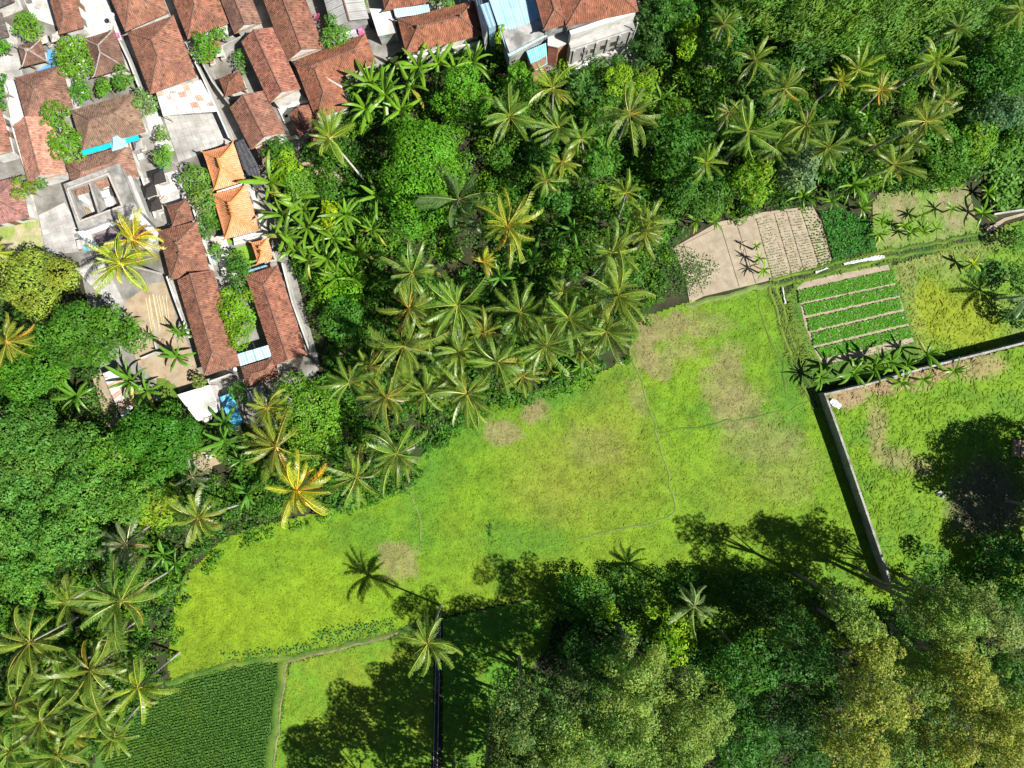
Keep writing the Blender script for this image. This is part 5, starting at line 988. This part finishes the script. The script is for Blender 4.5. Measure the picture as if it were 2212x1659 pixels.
for lab, x, y, rx, ry, h, c in [('bright lime tree in the shaded lower wood', 1450, 1375, 48, 52, 11, LM), ('small lime tree left of the bright lime tree', 1318, 1318, 17, 24, 9, LM), ('second lime crown above the bright lime tree', 1405, 1315, 18, 20, 9, LM), ('dark tree at the shaded meadow edge', 1270, 1290, 66, 46, 6, DG), ('tall dark tree hidden in the shade behind the lime crown', 1590, 1500, 60, 56, 17, (.034, .10, .014)), ('tall dark tree shaded by the golden group', 1770, 1470, 56, 56, 17, (.034, .10, .014)), ('tall dark tree at the bottom edge beside the golden group', 1740, 1610, 56, 50, 17, (.034, .10, .014)), ('dark tree in the shaded wood left of the golden group', 1640, 1310, 74, 58, 9, (.03, .085, .014)), ('dark tree in the middle of the shaded wood', 1720, 1390, 74, 66, 12, (.034, .10, .016)), ('dark tree in the shaded wood below the silver palm', 1600, 1420, 66, 60, 9, DG),
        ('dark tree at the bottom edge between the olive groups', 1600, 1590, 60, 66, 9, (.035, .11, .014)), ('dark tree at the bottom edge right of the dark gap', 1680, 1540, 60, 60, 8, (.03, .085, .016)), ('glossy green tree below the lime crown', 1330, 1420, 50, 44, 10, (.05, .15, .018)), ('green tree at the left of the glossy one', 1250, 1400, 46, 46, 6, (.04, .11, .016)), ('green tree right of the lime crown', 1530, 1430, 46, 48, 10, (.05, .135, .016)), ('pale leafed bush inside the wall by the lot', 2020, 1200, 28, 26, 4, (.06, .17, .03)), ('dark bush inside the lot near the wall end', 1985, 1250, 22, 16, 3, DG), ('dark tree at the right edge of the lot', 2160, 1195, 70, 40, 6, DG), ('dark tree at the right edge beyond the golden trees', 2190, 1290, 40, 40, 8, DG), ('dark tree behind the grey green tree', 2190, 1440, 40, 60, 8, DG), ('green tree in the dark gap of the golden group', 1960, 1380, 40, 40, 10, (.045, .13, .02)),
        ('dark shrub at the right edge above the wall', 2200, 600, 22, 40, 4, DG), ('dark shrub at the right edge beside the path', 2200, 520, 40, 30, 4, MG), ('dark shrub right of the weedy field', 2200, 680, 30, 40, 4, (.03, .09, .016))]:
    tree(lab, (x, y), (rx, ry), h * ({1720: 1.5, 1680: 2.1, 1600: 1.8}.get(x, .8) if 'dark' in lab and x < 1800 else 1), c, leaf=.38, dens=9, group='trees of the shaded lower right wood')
# trees just outside the frame whose shadows fall on the lot and the fields
for lab, x, y, r, h in [('tall tree beyond the right edge shading the lot', 2400, 1130, 95, 17), ('second tall tree beyond the right edge shading the lot', 2390, 1270, 90, 16), ('tree beyond the right edge beside the dark earth', 2330, 1035, 60, 16), ('tall tree below the bottom edge shading the field', 958, 1800, 90, 25), ('tree at the bottom edge right of the channel', 1053, 1690, 62, 24), ('tree beyond the bottom edge further left', 863, 1895, 90, 25), ('tree below the bottom edge in line with the channel', 1077, 1745, 78, 25), ('lower tree below the bottom edge right of the channel', 1090, 1880, 85, 25), ('far tree below the bottom edge under the dark trees', 1200, 1815, 85, 25), ('tree beyond the right edge level with the timber stack', 2440, 1055, 85, 17), ('far tree beyond the right edge of the lot', 2470, 1180, 85, 17), ('nearest tree beyond the right edge of the lot', 2290, 1110, 58, 16), ('tree beyond the bottom edge right of the channel', 1180, 1740, 90, 24)]:
    tree(lab, (x, y), r, h, (.05, .11, .02), leaf=.45, dens=8, group='trees beyond the picture edge')

# ------------------------------------------------------------------ palms
def frond_mesh(nm, seed, droop, fold, n=36, Lf=1.0, col=(.112, .198, .020), rib=(.40, .42, .07), asym=0.0, wl=.085):
    rng = np.random.RandomState(seed); S = np.linspace(0, 1, 13); ang = -droop * S ** 1.6; ds = 1 / 12
    x = np.r_[0, np.cumsum(np.cos(ang[:-1]) * ds)]; z = np.r_[0, np.cumsum(np.sin(ang[:-1]) * ds)]; L = 4.0
    sw = rng.uniform(-.5, .5); y = sw * S ** 2 * .6
    pts = np.c_[x, y, z] * L; rad = .055 * (1 - S * .8)
    V0, F0 = tube(pts, rad, 4, False); Vs = [V0]; Cs = [np.tile(np.array(rib), (len(V0), 1))]; Q = [np.array(F0[0])]; Tt = []; o = len(V0)
    for s in (-1, 1):
        for k in range(n):
            u = .17 + .83 * (k + rng.uniform(-.3, .3)) / (n - 1); u = min(max(u, .15), 1)
            p = np.array([np.interp(u, S, pts[:, i]) for i in range(3)]); a = np.interp(u, S, ang)
            T_ = np.array([math.cos(a), 0, math.sin(a)]); N_ = np.array([-math.sin(a), 0, math.cos(a)]); Y_ = np.array([0, s, 0.])
            ln = Lf * (.3 + .7 * min(1, (u - .14) / .28)) * (1.0 - .38 * u ** 2) * rng.uniform(.62, 1.12)
            f = fold * (1 + asym * s) + rng.uniform(-.12, .12); sw_ = .38 + .5 * u
            d = (Y_ * math.cos(f) - N_ * math.sin(f)) * math.cos(sw_) + T_ * math.sin(sw_); d /= np.linalg.norm(d)
            d2 = d - N_ * .35 - np.array([0, 0, .25]); d2 /= np.linalg.norm(d2); w = T_ * wl / 2
            m = p + d * ln * .55; e = m + d2 * ln * .45
            Vs.append(np.array([p - w * .6, p + w * .6, m + w, m - w, e])); Q.append(np.array([[o, o + 1, o + 2, o + 3]])); Tt.append([o + 3, o + 2, o + 4]); o += 5
            c = np.array(col) * rng.uniform(.75, 1.25); Cs.append(np.tile(c, (5, 1)))
    return make_mesh(nm, np.vstack(Vs), [np.vstack(Q), np.array(Tt)], PALM, np.vstack(Cs))
FR = [frond_mesh('frond', k, d, f, asym=a) for k, (d, f, a) in enumerate([(.3, .45, .7), (.6, .5, -.8), (.95, .6, .8), (1.3, .65, -.8), (.55, .75, .6), (1.05, .8, -.6), (.8, .5, .9), (1.2, .55, -.9)])]
FRS = [frond_mesh('sugar_frond', 50 + k, d, f, n=46, Lf=.95, col=(.055, .105, .028), rib=(.22, .23, .08), wl=.085) for k, (d, f) in enumerate([(.4, .2), (.7, .3), (1.0, .4)])]
FRA = [frond_mesh('areca_frond', 70 + k, d, f, n=22, Lf=.9, col=(.14, .24, .02), rib=(.32, .36, .05), wl=.16) for k, (d, f) in enumerate([(.5, .2), (.9, .3)])]
sph = []
for k in range(7):
    a = k * .9; sph.append((np.array([[x * .13 + math.cos(a) * .28, y * .13 + math.sin(a) * .28, z_ * .15 - .25] for x, y, z_ in [(1, 0, 0), (0, 1, 0), (-1, 0, 0), (0, -1, 0), (0, 0, 1), (0, 0, -1), (.6, .6, .6), (-.6, .6, .6), (-.6, -.6, .6), (.6, -.6, .6), (.6, .6, -.6), (-.6, .6, -.6), (-.6, -.6, -.6), (.6, -.6, -.6)]]), [[[4, 6, 7], [4, 7, 8], [4, 8, 9], [4, 9, 6], [5, 11, 10], [5, 12, 11], [5, 13, 12], [5, 10, 13]], [[0, 10, 1, 6], [1, 11, 2, 7], [2, 12, 3, 8], [3, 13, 0, 9]]]))
NUTS = make_mesh('coconut_cluster', *merge(sph), mat_noise('green_coconut', (.20, .16, .05), (.34, .24, .08), 4))
def palm(label, px, r, h, tint=(1, 1, 1), kind='coconut', lean=None, nf=None, group='coconut palms'):
    rng = np.random.RandomState((sum(map(ord, label)) * 13 + int(px[0])) % 99991)
    top = P(px, h); base = top.copy(); base[2] = 0
    ln = np.array(lean if lean is not None else rng.uniform(-1.3, 1.3, 2)); base[:2] += ln
    t = thing('coconut_palm' if kind == 'coconut' else kind + '_palm', label, 'palm tree', tuple(base), group)
    S = np.linspace(0, 1, 9); pts = np.c_[base[0] - ln[0] * S ** 1.5, base[1] - ln[1] * S ** 1.5, h * S - .1 * (S == 0)]
    part(t, 'trunk', *tube(pts, (.17 - .06 * S) + .09 * (S == 0), 8), PBARK)
    tint = np.array(tint) * np.array([rng.uniform(.88, 1.22), rng.uniform(.93, 1.07), 1.0])
    R = r * (CAM_H - h) / FPX * rng.uniform(.88, 1.02); meshes = {'coconut': FR, 'sugar': FRS, 'areca': FRA}[kind]; nf = nf or {'coconut': rng.randint(26, 36), 'sugar': 16, 'areca': 9}[kind]
    loc = top - base
    tilt = Matrix.Rotation(rng.uniform(0, .38), 4, Vector((math.cos(a0 := rng.uniform(0, 6.28)), math.sin(a0), 0))); gap = rng.uniform(0, 6.28)
    for i in range(nf):
        f = (i + .5) / nf; el = math.radians(80 - rng.uniform(92, 112) * f ** .85 + rng.uniform(-10, 10)); az = i * 2.39996 + rng.uniform(-.5, .5)
        if kind == 'coconut' and math.cos(az - gap) > .75 and rng.rand() < .5: continue
        me = meshes[min(len(meshes) - 1, max(0, int(f * len(meshes) + rng.uniform(-1.6, 1.6))))]
        o = link('frond', me, t); s = R / 3.4 * rng.uniform(.62, 1.12) * (.8 + .25 * math.sin(math.pi * f))
        rot = Matrix.Rotation(az, 4, 'Z') @ Matrix.Rotation(-el, 4, 'Y') @ Matrix.Rotation(rng.uniform(-.9, .9), 4, 'X')
        o.matrix_local = Matrix.Translation(Vector(loc + np.array([0, 0, .1 - .35 * f]))) @ tilt @ rot @ Matrix.Scale(s, 4)
        old = f > .8 and rng.rand() < .4
        c = np.array(tint) * (np.array([1.7, 1.0, 1.0]) if old else 1) * rng.uniform(.88, 1.12); o.color = (*c, 1)
    if kind == 'coconut': link('coconut_cluster', NUTS, t, Vector(loc + np.array([0, 0, -.1])))
    return t
YP = (2.0, 1.55, .8); GP = (1, 1, 1); YG = (1.3, 1.2, .9); PA = (1.05, 1.12, 1.4)
def palms(phrase, lst, group):
    lst = sorted(lst, key=lambda e: Z(*e[0])[0]); n = len(lst)
    for i, (p, r, h, tint) in enumerate(lst):
        palm('%s coconut palm %s, %s from the left of %d' % ('yellow' if tint is YP else 'green', phrase, ords[i], n), Z(*p), r, h, tint, group=group)
g = 'coconut palms'
palms('in the meadow edge row', [(('I', 1040, 830), 66, 13, GP), (('I', 1340, 730), 74, 14, GP), (('I', 1720, 640), 70, 14, GP), (('I', 850, 1030), 66, 13, GP), (('I', 590, 1020), 64, 13, GP), (('I', 350, 1050), 60, 13, GP), (('I', 800, 770), 56, 12, GP), (('I', 120, 960), 58, 13, GP), (('I', 700, 930), 50, 11, GP), (('I', 250, 860), 48, 10, GP), (('I', 1200, 920), 46, 10, GP), (('I', 1560, 760), 48, 11, GP), (('I', 480, 900), 46, 10, GP)], g)
palms('in the palm grove second row', [(('I', 460, 730), 76, 14, GP), (('I', 790, 480), 72, 14, GP), (('I', 1180, 520), 62, 12, GP), (('I', 1490, 560), 62, 13, GP), (('I', 1790, 420), 76, 15, GP), (('I', 490, 500), 62, 13, GP), (('I', 1330, 600), 50, 11, GP), (('I', 640, 620), 50, 11, GP), (('I', 960, 650), 52, 11, GP), (('I', 1620, 500), 48, 11, GP)], g)
palms('along the top of the palm grove', [(('I', 510, 280), 62, 13, GP), (('I', 1750, 150), 62, 14, GP), (('I', 960, 210), 34, 9, YP), (('I', 1960, 20), 52, 13, GP), (('I', 1450, 400), 48, 10, GP)], g)
palm('big coconut palm with broad fronds beside the bright green tree', (1096, 490), 72, 15, YG)
palm('pale coconut palm at the jungle edge below the lower house wing', (711, 298), 58, 9, YG, lean=(3.2, -3.6))
palms('under the river house', [(('C', 1430, 640), 54, 11, YG), (('C', 1120, 850), 66, 14, GP), (('C', 1470, 930), 52, 12, GP), (('C', 1500, 1180), 40, 10, YG)], g)
palm('coconut palm with wide fronds in front of the lime shrub trees', (1360, 246), 72, 14, GP)
palms('above the seedling plot', [(('C', 1960, 1400), 46, 12, YG), (('C', 2130, 1610), 50, 13, GP)], g)
palms('in the upper right jungle', [(('G', 515, 870), 46, 12, YG), (('G', 740, 700), 60, 14, GP), (('G', 775, 325), 50, 12, GP), (('G', 940, 470), 52, 12, GP), (('G', 1050, 670), 54, 13, GP), (('G', 1170, 790), 56, 13, GP), (('G', 1690, 650), 60, 14, GP), (('G', 1740, 330), 54, 13, YG), (('G', 1520, 880), 56, 13, GP), (('G', 1230, 430), 34, 9, YP), (('G', 1330, 370), 42, 10, (1.15, 1.4, .8)), (('G', 1450, 480), 42, 10, (1.5, 1.2, .9)), (('G', 1790, 540), 40, 11, GP), (('G', 610, 130), 48, 12, GP), (('G', 1860, 150), 34, 11, GP), (('G', 2190, 60), 40, 11, GP), (('G', 890, 780), 44, 11, GP), (('G', 640, 600), 40, 10, GP), (('G', 1600, 760), 42, 11, GP)], g)
palm('yellow coconut palm above its twin at the terrace canopy', T('D', 1450, 1230), 62, 9, YP); palm('larger yellow coconut palm below its twin beside the sandy yard', T('D', 1310, 1490), 72, 10, (2.1, 1.6, .8))
palm('golden yellow coconut palm standing over the left end of the meadow', (640, 1060), 80, 12, (2.2, 1.65, .85))
palms('along the left meadow edge', [((770, 1030), 64, 11, GP), ((857, 980), 70, 12, GP), (('F', 1850, 1290), 72, 12, GP), (('F', 1790, 1030), 48, 9, YG)], g)
palms('beside the lower left wood', [(('J', 1150, 200), 66, 12, GP), (('J', 700, 690), 94, 15, GP), (('J', 400, 690), 56, 11, GP)], g)
palms('in the bottom left corner cluster', [(('J', 170, 930), 72, 10.8, GP), (('J', 520, 1090), 76, 10.8, GP), (('J', 800, 1190), 70, 10.1, YG), (('J', 330, 1590), 78, 10.8, GP), (('J', 560, 1330), 70, 9.4, GP), (('J', 90, 1290), 70, 10.1, GP), (('J', 240, 1380), 66, 9.4, GP), (('J', 60, 1560), 70, 10.1, GP), (('J', 420, 1480), 50, 8.6, YG), (('J', 640, 920), 46, 8, GP), (('J', 330, 1130), 52, 9, GP), (('J', 660, 1480), 46, 8, YG), (('J', 180, 1170), 48, 9, GP)], g)
palm('lone coconut palm standing in the shaded fields', (924, 1390), 70, 14.5, (1.15, 1.05, 1.1), lean=(.2, .3))
palm('grey silvery coconut palm in the shaded wood', (1500, 1310), 56, 10, (1.0, 1.0, 2.2)); palm('young coconut palm at the left edge beside the wide dark tree', (14, 738), 52, 9, YG); palm('coconut palm cut by the left edge at the dry lawn', (-8, 545), 30, 8, YP)
palm('dark feathery sugar palm beside the big bright green tree', (990, 432), 92, 10.5, (1.2, 1.25, 1), 'sugar', group='feather palms'); palm('dark silvery sugar palm beside the lower left wood', (272, 1175), 72, 9, (1.5, 1.35, 1.9), 'sugar', group='feather palms'); palm('small grey feather palm by the rubble clearing', (415, 1030), 36, 6, (1.5, 1.4, 1.7), 'sugar', group='feather palms'); palm('dark shaded palm at the right edge above the wall', (2222, 640), 50, 5, (.9, 1, 1), 'sugar', group='feather palms')
palm('yellow green areca palm in the upper right jungle', T('G', 1420, 775), 34, 9, (1, 1, 1), 'areca', group='feather palms')
palms('half hidden in mid jungle', [((1255, 300), 42, 11, GP), ((1180, 390), 40, 10, GP)], g)

# ------------------------------------------------------------------ banana plants
def banana_leaf(nm, seed, droop, L=2.5, W=.38):
    rng = np.random.RandomState(seed); n = 10; S = np.linspace(0, 1, n); ang = -droop * S ** 1.4; x = np.r_[0, np.cumsum(np.cos(ang[:-1]))] / (n - 1) * L; z = np.r_[0, np.cumsum(np.sin(ang[:-1]))] / (n - 1) * L
    V = []; C = []; g = np.array([.10, .235, .016])
    for i in range(n):
        w = W / 2 * (0.06 if i == 0 else math.sin(math.pi * min(1, .16 + .84 * S[i])) ** .55 if i < n - 1 else .1); wl, wr = w * rng.uniform(.85, 1.05), w * rng.uniform(.85, 1.05)
        for k, (yy, dz) in enumerate(((-wl, -.05), (-.025, .0), (0, .02), (.025, 0), (wr, -.05))):
            V.append([x[i], yy, z[i] + dz - abs(yy) * .25]); C.append(np.array([.24, .30, .06]) if k == 2 else g * rng.uniform(.85, 1.15))
    F = [[i * 5 + k, (i + 1) * 5 + k, (i + 1) * 5 + k + 1, i * 5 + k + 1] for i in range(n - 1) for k in range(4)]
    return make_mesh(nm, V, [F], BANA, np.array(C))
BL = [banana_leaf('banana_leaf', k, d) for k, d in enumerate((.5, .9, 1.3, 1.7, 1.1))]
def banana(label, px, r, h=3.0, tint=(1, 1, 1), n=11, group='banana plants'):
    rng = np.random.RandomState((sum(map(ord, label)) * 17 + int(px[0] * 3 + px[1])) % 99991); top = P(px, h); base = np.array([top[0] + rng.uniform(-.25, .25), top[1] + rng.uniform(-.25, .25), 0]); R = r * (CAM_H - h) / FPX
    t = thing('banana_plant', label, 'banana plant', tuple(base), group)
    part(t, 'stem', *tube([base - [0, 0, .1], (base + top) / 2, top], [.16, .13, .07], 7), mat_stem)
    for i in range(n):
        f = (i + .5) / n; el = math.radians(78 - 72 * f + rng.uniform(-14, 14)); az = i * 2.39996 + rng.uniform(-.6, .6)
        o = link('banana_leaf', BL[min(4, max(0, int(f * 4 + rng.uniform(-.8, 1.4))))], t); s = R / 1.7 * rng.uniform(.7, 1.2)
        o.matrix_local = Matrix.Translation(Vector(top - base)) @ Matrix.Rotation(az, 4, 'Z') @ Matrix.Rotation(-el, 4, 'Y') @ Matrix.Rotation(rng.uniform(-.6, .6), 4, 'X') @ Matrix.Scale(s, 4)
        c = np.array(tint) * rng.uniform(.8, 1.2)
        if f > .8 and rng.rand() < .3: c = c * np.array([2.2, 1.1, 2.0])
        o.color = (*c, 1)
    return t
mat_stem = mat_noise('banana_stem', (.14, .17, .05), (.24, .24, .10), 3)
def bananas(phrase, lst, tint=(1, 1, 1)):
    lst = sorted(lst, key=lambda e: Z(*e[0])[0]); n = len(lst)
    for i, (p, r, h) in enumerate(lst):
        banana('banana plant %s, %s from the left of %d' % (phrase, ords[i], n), Z(*p), r, h, tint, group='banana plants ' + phrase)
bananas('right of the orange pavilions', [(('E', 1280, 600), 42, 4), (('E', 1420, 960), 40, 4), (('E', 1690, 1100), 38, 4), (('E', 1540, 770), 36, 4), (('E', 1640, 900), 34, 4), (('E', 2100, 960), 40, 4), (('E', 1440, 1190), 38, 4), (('E', 1560, 1320), 36, 3.6), (('E', 1880, 1120), 34, 3.6), (('O', 1540, 760), 32, 3.6), (('O', 1600, 260), 38, 4), (('O', 960, 870), 32, 3.6), (('O', 600, 1200), 34, 3.6), (('O', 1330, 1060), 32, 3.6), (('O', 880, 1180), 30, 3.4), (('O', 1020, 1450), 30, 3.4), (('O', 1250, 1450), 30, 3.4)], (1.2, 1.12, 1.0))
bananas('below the long red house at the top', [((905, 145), 40, 4.5), ((946, 138), 36, 4), ((1022, 135), 34, 4), ((832, 205), 44, 4.5), ((800, 180), 38, 4), ((887, 186), 38, 4), ((866, 238), 34, 4), ((985, 150), 30, 3.6), ((790, 235), 36, 4)], (1.25, 1.2, .9))
bananas('on the sandy yard', [(('F', 1218, 540), 22, 2.6), (('F', 1185, 690), 30, 3.0), (('F', 1010, 555), 14, 2.2)], (.8, .95, 1))
bananas('around the rusty shed roof', [(('F', 880, 850), 40, 4), (('F', 985, 920), 34, 3.6), (('F', 515, 960), 40, 3.6), (('F', 870, 490), 22, 3)], (.9, 1, 1))
bananas('below the blue tarpaulin', [(('M', 1070, 1020), 36, 4), (('M', 1065, 1215), 38, 4.2), (('M', 1240, 1420), 24, 3), (('J', 1440, 60), 28, 3)], (.8, .95, 1.1))
bananas('along the foot of the vegetable beds', [(('H', 1170, 1185), 32, 3.2), (('H', 1300, 1150), 28, 3), (('H', 1400, 1120), 30, 3.2), (('H', 1620, 1070), 30, 3), (('H', 975, 1215), 22, 2.6), (('H', 1500, 1140), 22, 2.6)])
bananas('inside the lot behind the grey wall', [(('H', 1470, 1245), 24, 2.6), (('H', 1600, 1230), 20, 2.4), (('H', 1790, 1175), 22, 2.6)], (1.2, 1.15, .9))
bananas('in the grassy banana plot', [(('H', 1345, 270), 20, 1.5), (('H', 1330, 345), 18, 1.5), (('H', 1480, 290), 18, 1.5), (('H', 1525, 335), 16, 1.5), (('H', 1600, 325), 16, 1.5), (('H', 1680, 310), 14, 1.5), (('H', 1590, 225), 16, 1.5), (('H', 1700, 60), 20, 1.5), (('H', 1610, 40), 18, 1.5), (('H', 1540, 60), 16, 1.5), (('H', 1225, 180), 20, 1.5), (('H', 1960, 215), 22, 1.5), (('H', 1990, 90), 22, 1.5), (('H', 1770, 190), 14, 1.8)], (1.3, 1.25, 1))
bananas('along the top edge of the seedling strips', [(('H', 870, 105), 28, 3), (('H', 1170, 45), 34, 3.4), (('H', 1040, 140), 22, 2.6), (('H', 215, 260), 18, 2.6), (('H', 330, 265), 18, 2.4)], (1.1, 1.1, 1))
bananas('leaning over the bare seedling strip', [(('H', 585, 415), 11, 2.2), (('H', 605, 490), 14, 2.2), (('H', 628, 560), 16, 2.2)], (1.4, 1.3, .8))
bananas('at the dark centre of the upper jungle', [((1150, 560), 32, 3.5), ((1125, 530), 28, 3.2), ((1080, 600), 26, 3), ((1240, 500), 28, 3.2), ((1200, 540), 26, 3)], (.75, .95, 1.1))
bananas('between the sugar palm and the meadow', [(('J', 1020, 470), 26, 3), (('J', 950, 420), 24, 3), (('J', 1050, 590), 20, 2.6)], (.9, 1, 1.2))
bananas('at the palm grove foot', [(('I', 1560, 860), 22, 2.6), (('I', 1440, 900), 20, 2.4)], (1, 1.1, .8))
bananas('under the upper right palms', [(('G', 280, 530), 26, 3.5), (('G', 950, 560), 24, 3.5), (('G', 1380, 620), 24, 3.2), (('G', 560, 620), 22, 3), (('G', 1120, 930), 22, 3), (('G', 1480, 950), 20, 2.6)], (.95, 1.05, 1))
banana('young yellow banana plant in the weedy field', T('H', 1900, 525), 18, 1.8, (2.4, 1.5, .8))

# ------------------------------------------------------------------ undergrowth (nobody could count it)
def undergrowth(name, label, pts, n, zmax, size, colr, seed, excl=None, c2=None):
    rng = np.random.RandomState(seed); w = np.array(wpoly(pts)); x0, y0 = w.min(0); x1, y1 = w.max(0)
    x = rng.uniform(x0, x1, n * 3); y = rng.uniform(y0, y1, n * 3); m = inpoly(w, x, y)
    if excl is not None: m &= ~inpoly(np.array(wpoly(excl)), x, y)
    g = fbm(x, y, 3.2, seed + 1); m &= g > .40; x, y, g = x[m][:n], y[m][:n], g[m][:n]; k = len(x)
    f = fbm(x, y, 1.1, seed + 9); z = .1 + zmax * np.clip((g - .38) * 3.2, 0, 1) * (.5 + .7 * f) * rng.uniform(.75, 1.05, k)
    gx = np.gradient(np.ones(1)) if False else 0
    cc = np.array(colr) * rng.uniform(.6, 1.4, (k, 1)); h2 = np.clip((fbm(x, y, 5, seed + 21) - .5) * 6, 0, 1)[:, None]
    if c2 is not None: cc = cc * (1 - h2) + np.array(c2) * rng.uniform(.6, 1.4, (k, 1)) * h2
    V, F, C = cards(np.c_[x, y, z], np.c_[rng.randn(k) * .7, rng.randn(k) * .7, np.ones(k)], size * rng.uniform(.6, 1.4, k), size * .5 * rng.uniform(.7, 1.3, k), cc, rng, '', None, '', '', .05)
    return tag(link(name, make_mesh(name, V, [F], LEAF, C)), label, 'undergrowth', kind='stuff')
JUNGLE = [(762, 192), (862, 118), (1080, 118), (1200, 172), (1376, 136), (1395, -120), (2420, -120), (2420, 260), (2130, 330), (2100, 400), (1890, 420), (1780, 440), (1650, 462), (1500, 492), (1440, 560), (1445, 640), (1378, 680), (1358, 775), (1200, 842), (1060, 880), (900, 1000), (880, 1060), (700, 1112), (480, 1170), (405, 1240), (378, 1290), (360, 1450), (330, 1500), (205, 1640), (190, 1860), (-200, 1860), (-200, 640), (60, 660), (215, 800), (240, 880), (385, 870), (480, 920), (600, 930), (700, 800), (648, 600), (600, 470), (585, 370), (690, 300)]
undergrowth('jungle_undergrowth', 'tangled green undergrowth between the jungle trees and palms', JUNGLE, 70000, 2.6, .45, (.045, .125, .014), 61, c2=(.085, .19, .012))
undergrowth('thicket_leaves', 'lush bright creepers in the banana thicket by the village', [(640, 360), (760, 300), (860, 420), (900, 560), (850, 640), (700, 690), (650, 600), (600, 470)], 9000, 1.6, .45, (.075, .19, .012), 63)
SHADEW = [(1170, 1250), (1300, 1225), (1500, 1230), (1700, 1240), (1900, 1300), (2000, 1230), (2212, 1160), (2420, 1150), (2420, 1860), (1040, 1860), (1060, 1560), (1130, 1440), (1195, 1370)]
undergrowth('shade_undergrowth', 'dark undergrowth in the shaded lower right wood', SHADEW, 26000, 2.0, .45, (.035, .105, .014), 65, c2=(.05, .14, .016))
def clumps(name, label, pts, nc, r0, r1, z1, size, cols, seed, dens=9):
    rng = np.random.RandomState(seed); w = np.array(wpoly(pts)); x0, y0 = w.min(0); x1, y1 = w.max(0)
    x = rng.uniform(x0, x1, nc * 6); y = rng.uniform(y0, y1, nc * 6); m = inpoly(w, x, y); x, y = x[m][:nc], y[m][:nc]
    Ps, Ns, Cs = [], [], []
    for a, b in zip(x, y):
        r = rng.uniform(r0, r1); z = rng.uniform(.1, z1); n = int(dens * 6.3 * r * r); v = rng.randn(n, 3); v[:, 2] = np.abs(v[:, 2]); v /= np.linalg.norm(v, axis=1, keepdims=True)
        Ps.append(np.array([a, b, z]) + v * r * rng.uniform(.7, 1.05, (n, 1)) * np.array([1, 1, .8])); Ns.append(v + .5 * rng.randn(n, 3) + np.array([0, 0, .5]))
        Cs.append(np.array(cols[rng.randint(len(cols))]) * rng.uniform(.8, 1.2) * rng.uniform(.6, 1.4, (n, 1)))
    p, n_, c = np.vstack(Ps), np.vstack(Ns), np.vstack(Cs); k = len(p); ln = size * rng.uniform(.6, 1.4, k)
    V, F, C = cards(p, n_, ln, ln * .5, c, rng, '', None, '', '', .05); TREES.append(k)
    return tag(link(name, make_mesh(name, V, [F], LEAF, C)), label, 'undergrowth', kind='stuff')
clumps('jungle_bushes', 'low bushes filling the gaps between jungle trees and palms', JUNGLE, 1900, .6, 1.7, 1.7, .42, [(.05, .15, .014), (.065, .18, .014), (.04, .12, .016), (.10, .22, .012)], 71)
UPJ = [(1200, 180), (1376, 140), (1400, 0), (1600, -20), (2220, -20), (2220, 300), (2100, 390), (1900, 415), (1780, 430), (1650, 450), (1500, 480), (1400, 500), (1150, 520), (1020, 480), (1050, 300), (1080, 200)]
clumps('upper_jungle_bushes', 'tall leafy shrubs between the upper right palms', UPJ, 620, .9, 1.9, 4.2, .42, [(.06, .17, .014), (.08, .2, .012), (.05, .14, .014), (.11, .22, .012)], 74)
LLC = [(-20, 1280), (60, 1260), (200, 1230), (330, 1200), (400, 1240), (378, 1300), (360, 1450), (330, 1500), (200, 1640), (180, 1700), (-20, 1700)]
clumps('palm_cluster_bushes', 'bushes under the bottom left palm cluster', LLC, 260, .6, 1.5, 1.8, .42, [(.06, .17, .014), (.08, .2, .012), (.05, .14, .014)], 75)
GRV = [(700, 780), (820, 600), (1000, 560), (1380, 560), (1430, 650), (1360, 760), (1200, 830), (1060, 865), (900, 980), (870, 1050), (600, 1110), (480, 1160), (440, 1120), (560, 960), (690, 900)]
clumps('grove_bushes', 'bushes under the central palm grove', GRV, 420, .6, 1.4, 1.6, .42, [(.05, .15, .014), (.065, .18, .012), (.04, .12, .014)], 76)
EDGEP = [(480, 1180), (410, 1250), (380, 1300), (366, 1440), (390, 1440), (400, 1300), (430, 1255), (500, 1190), (700, 1125), (890, 1065), (915, 1005), (965, 955), (1065, 892), (1205, 855), (1315, 815), (1368, 780), (1352, 760), (1200, 825), (1060, 860), (900, 985), (870, 1045), (700, 1095)]
clumps('meadow_edge_bushes', 'leafy edge where the palms meet the meadow', EDGEP, 330, .35, .9, .4, .38, [(.06, .18, .014), (.08, .21, .012), (.05, .15, .014)], 73)
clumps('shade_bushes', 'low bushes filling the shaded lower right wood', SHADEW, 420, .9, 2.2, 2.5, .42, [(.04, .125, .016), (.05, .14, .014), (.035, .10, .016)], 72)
print('leaf cards in crowns', sum(TREES), 'tris', sum(sum(len(p.vertices) - 2 for p in m.polygons) for m in bpy.data.meshes))
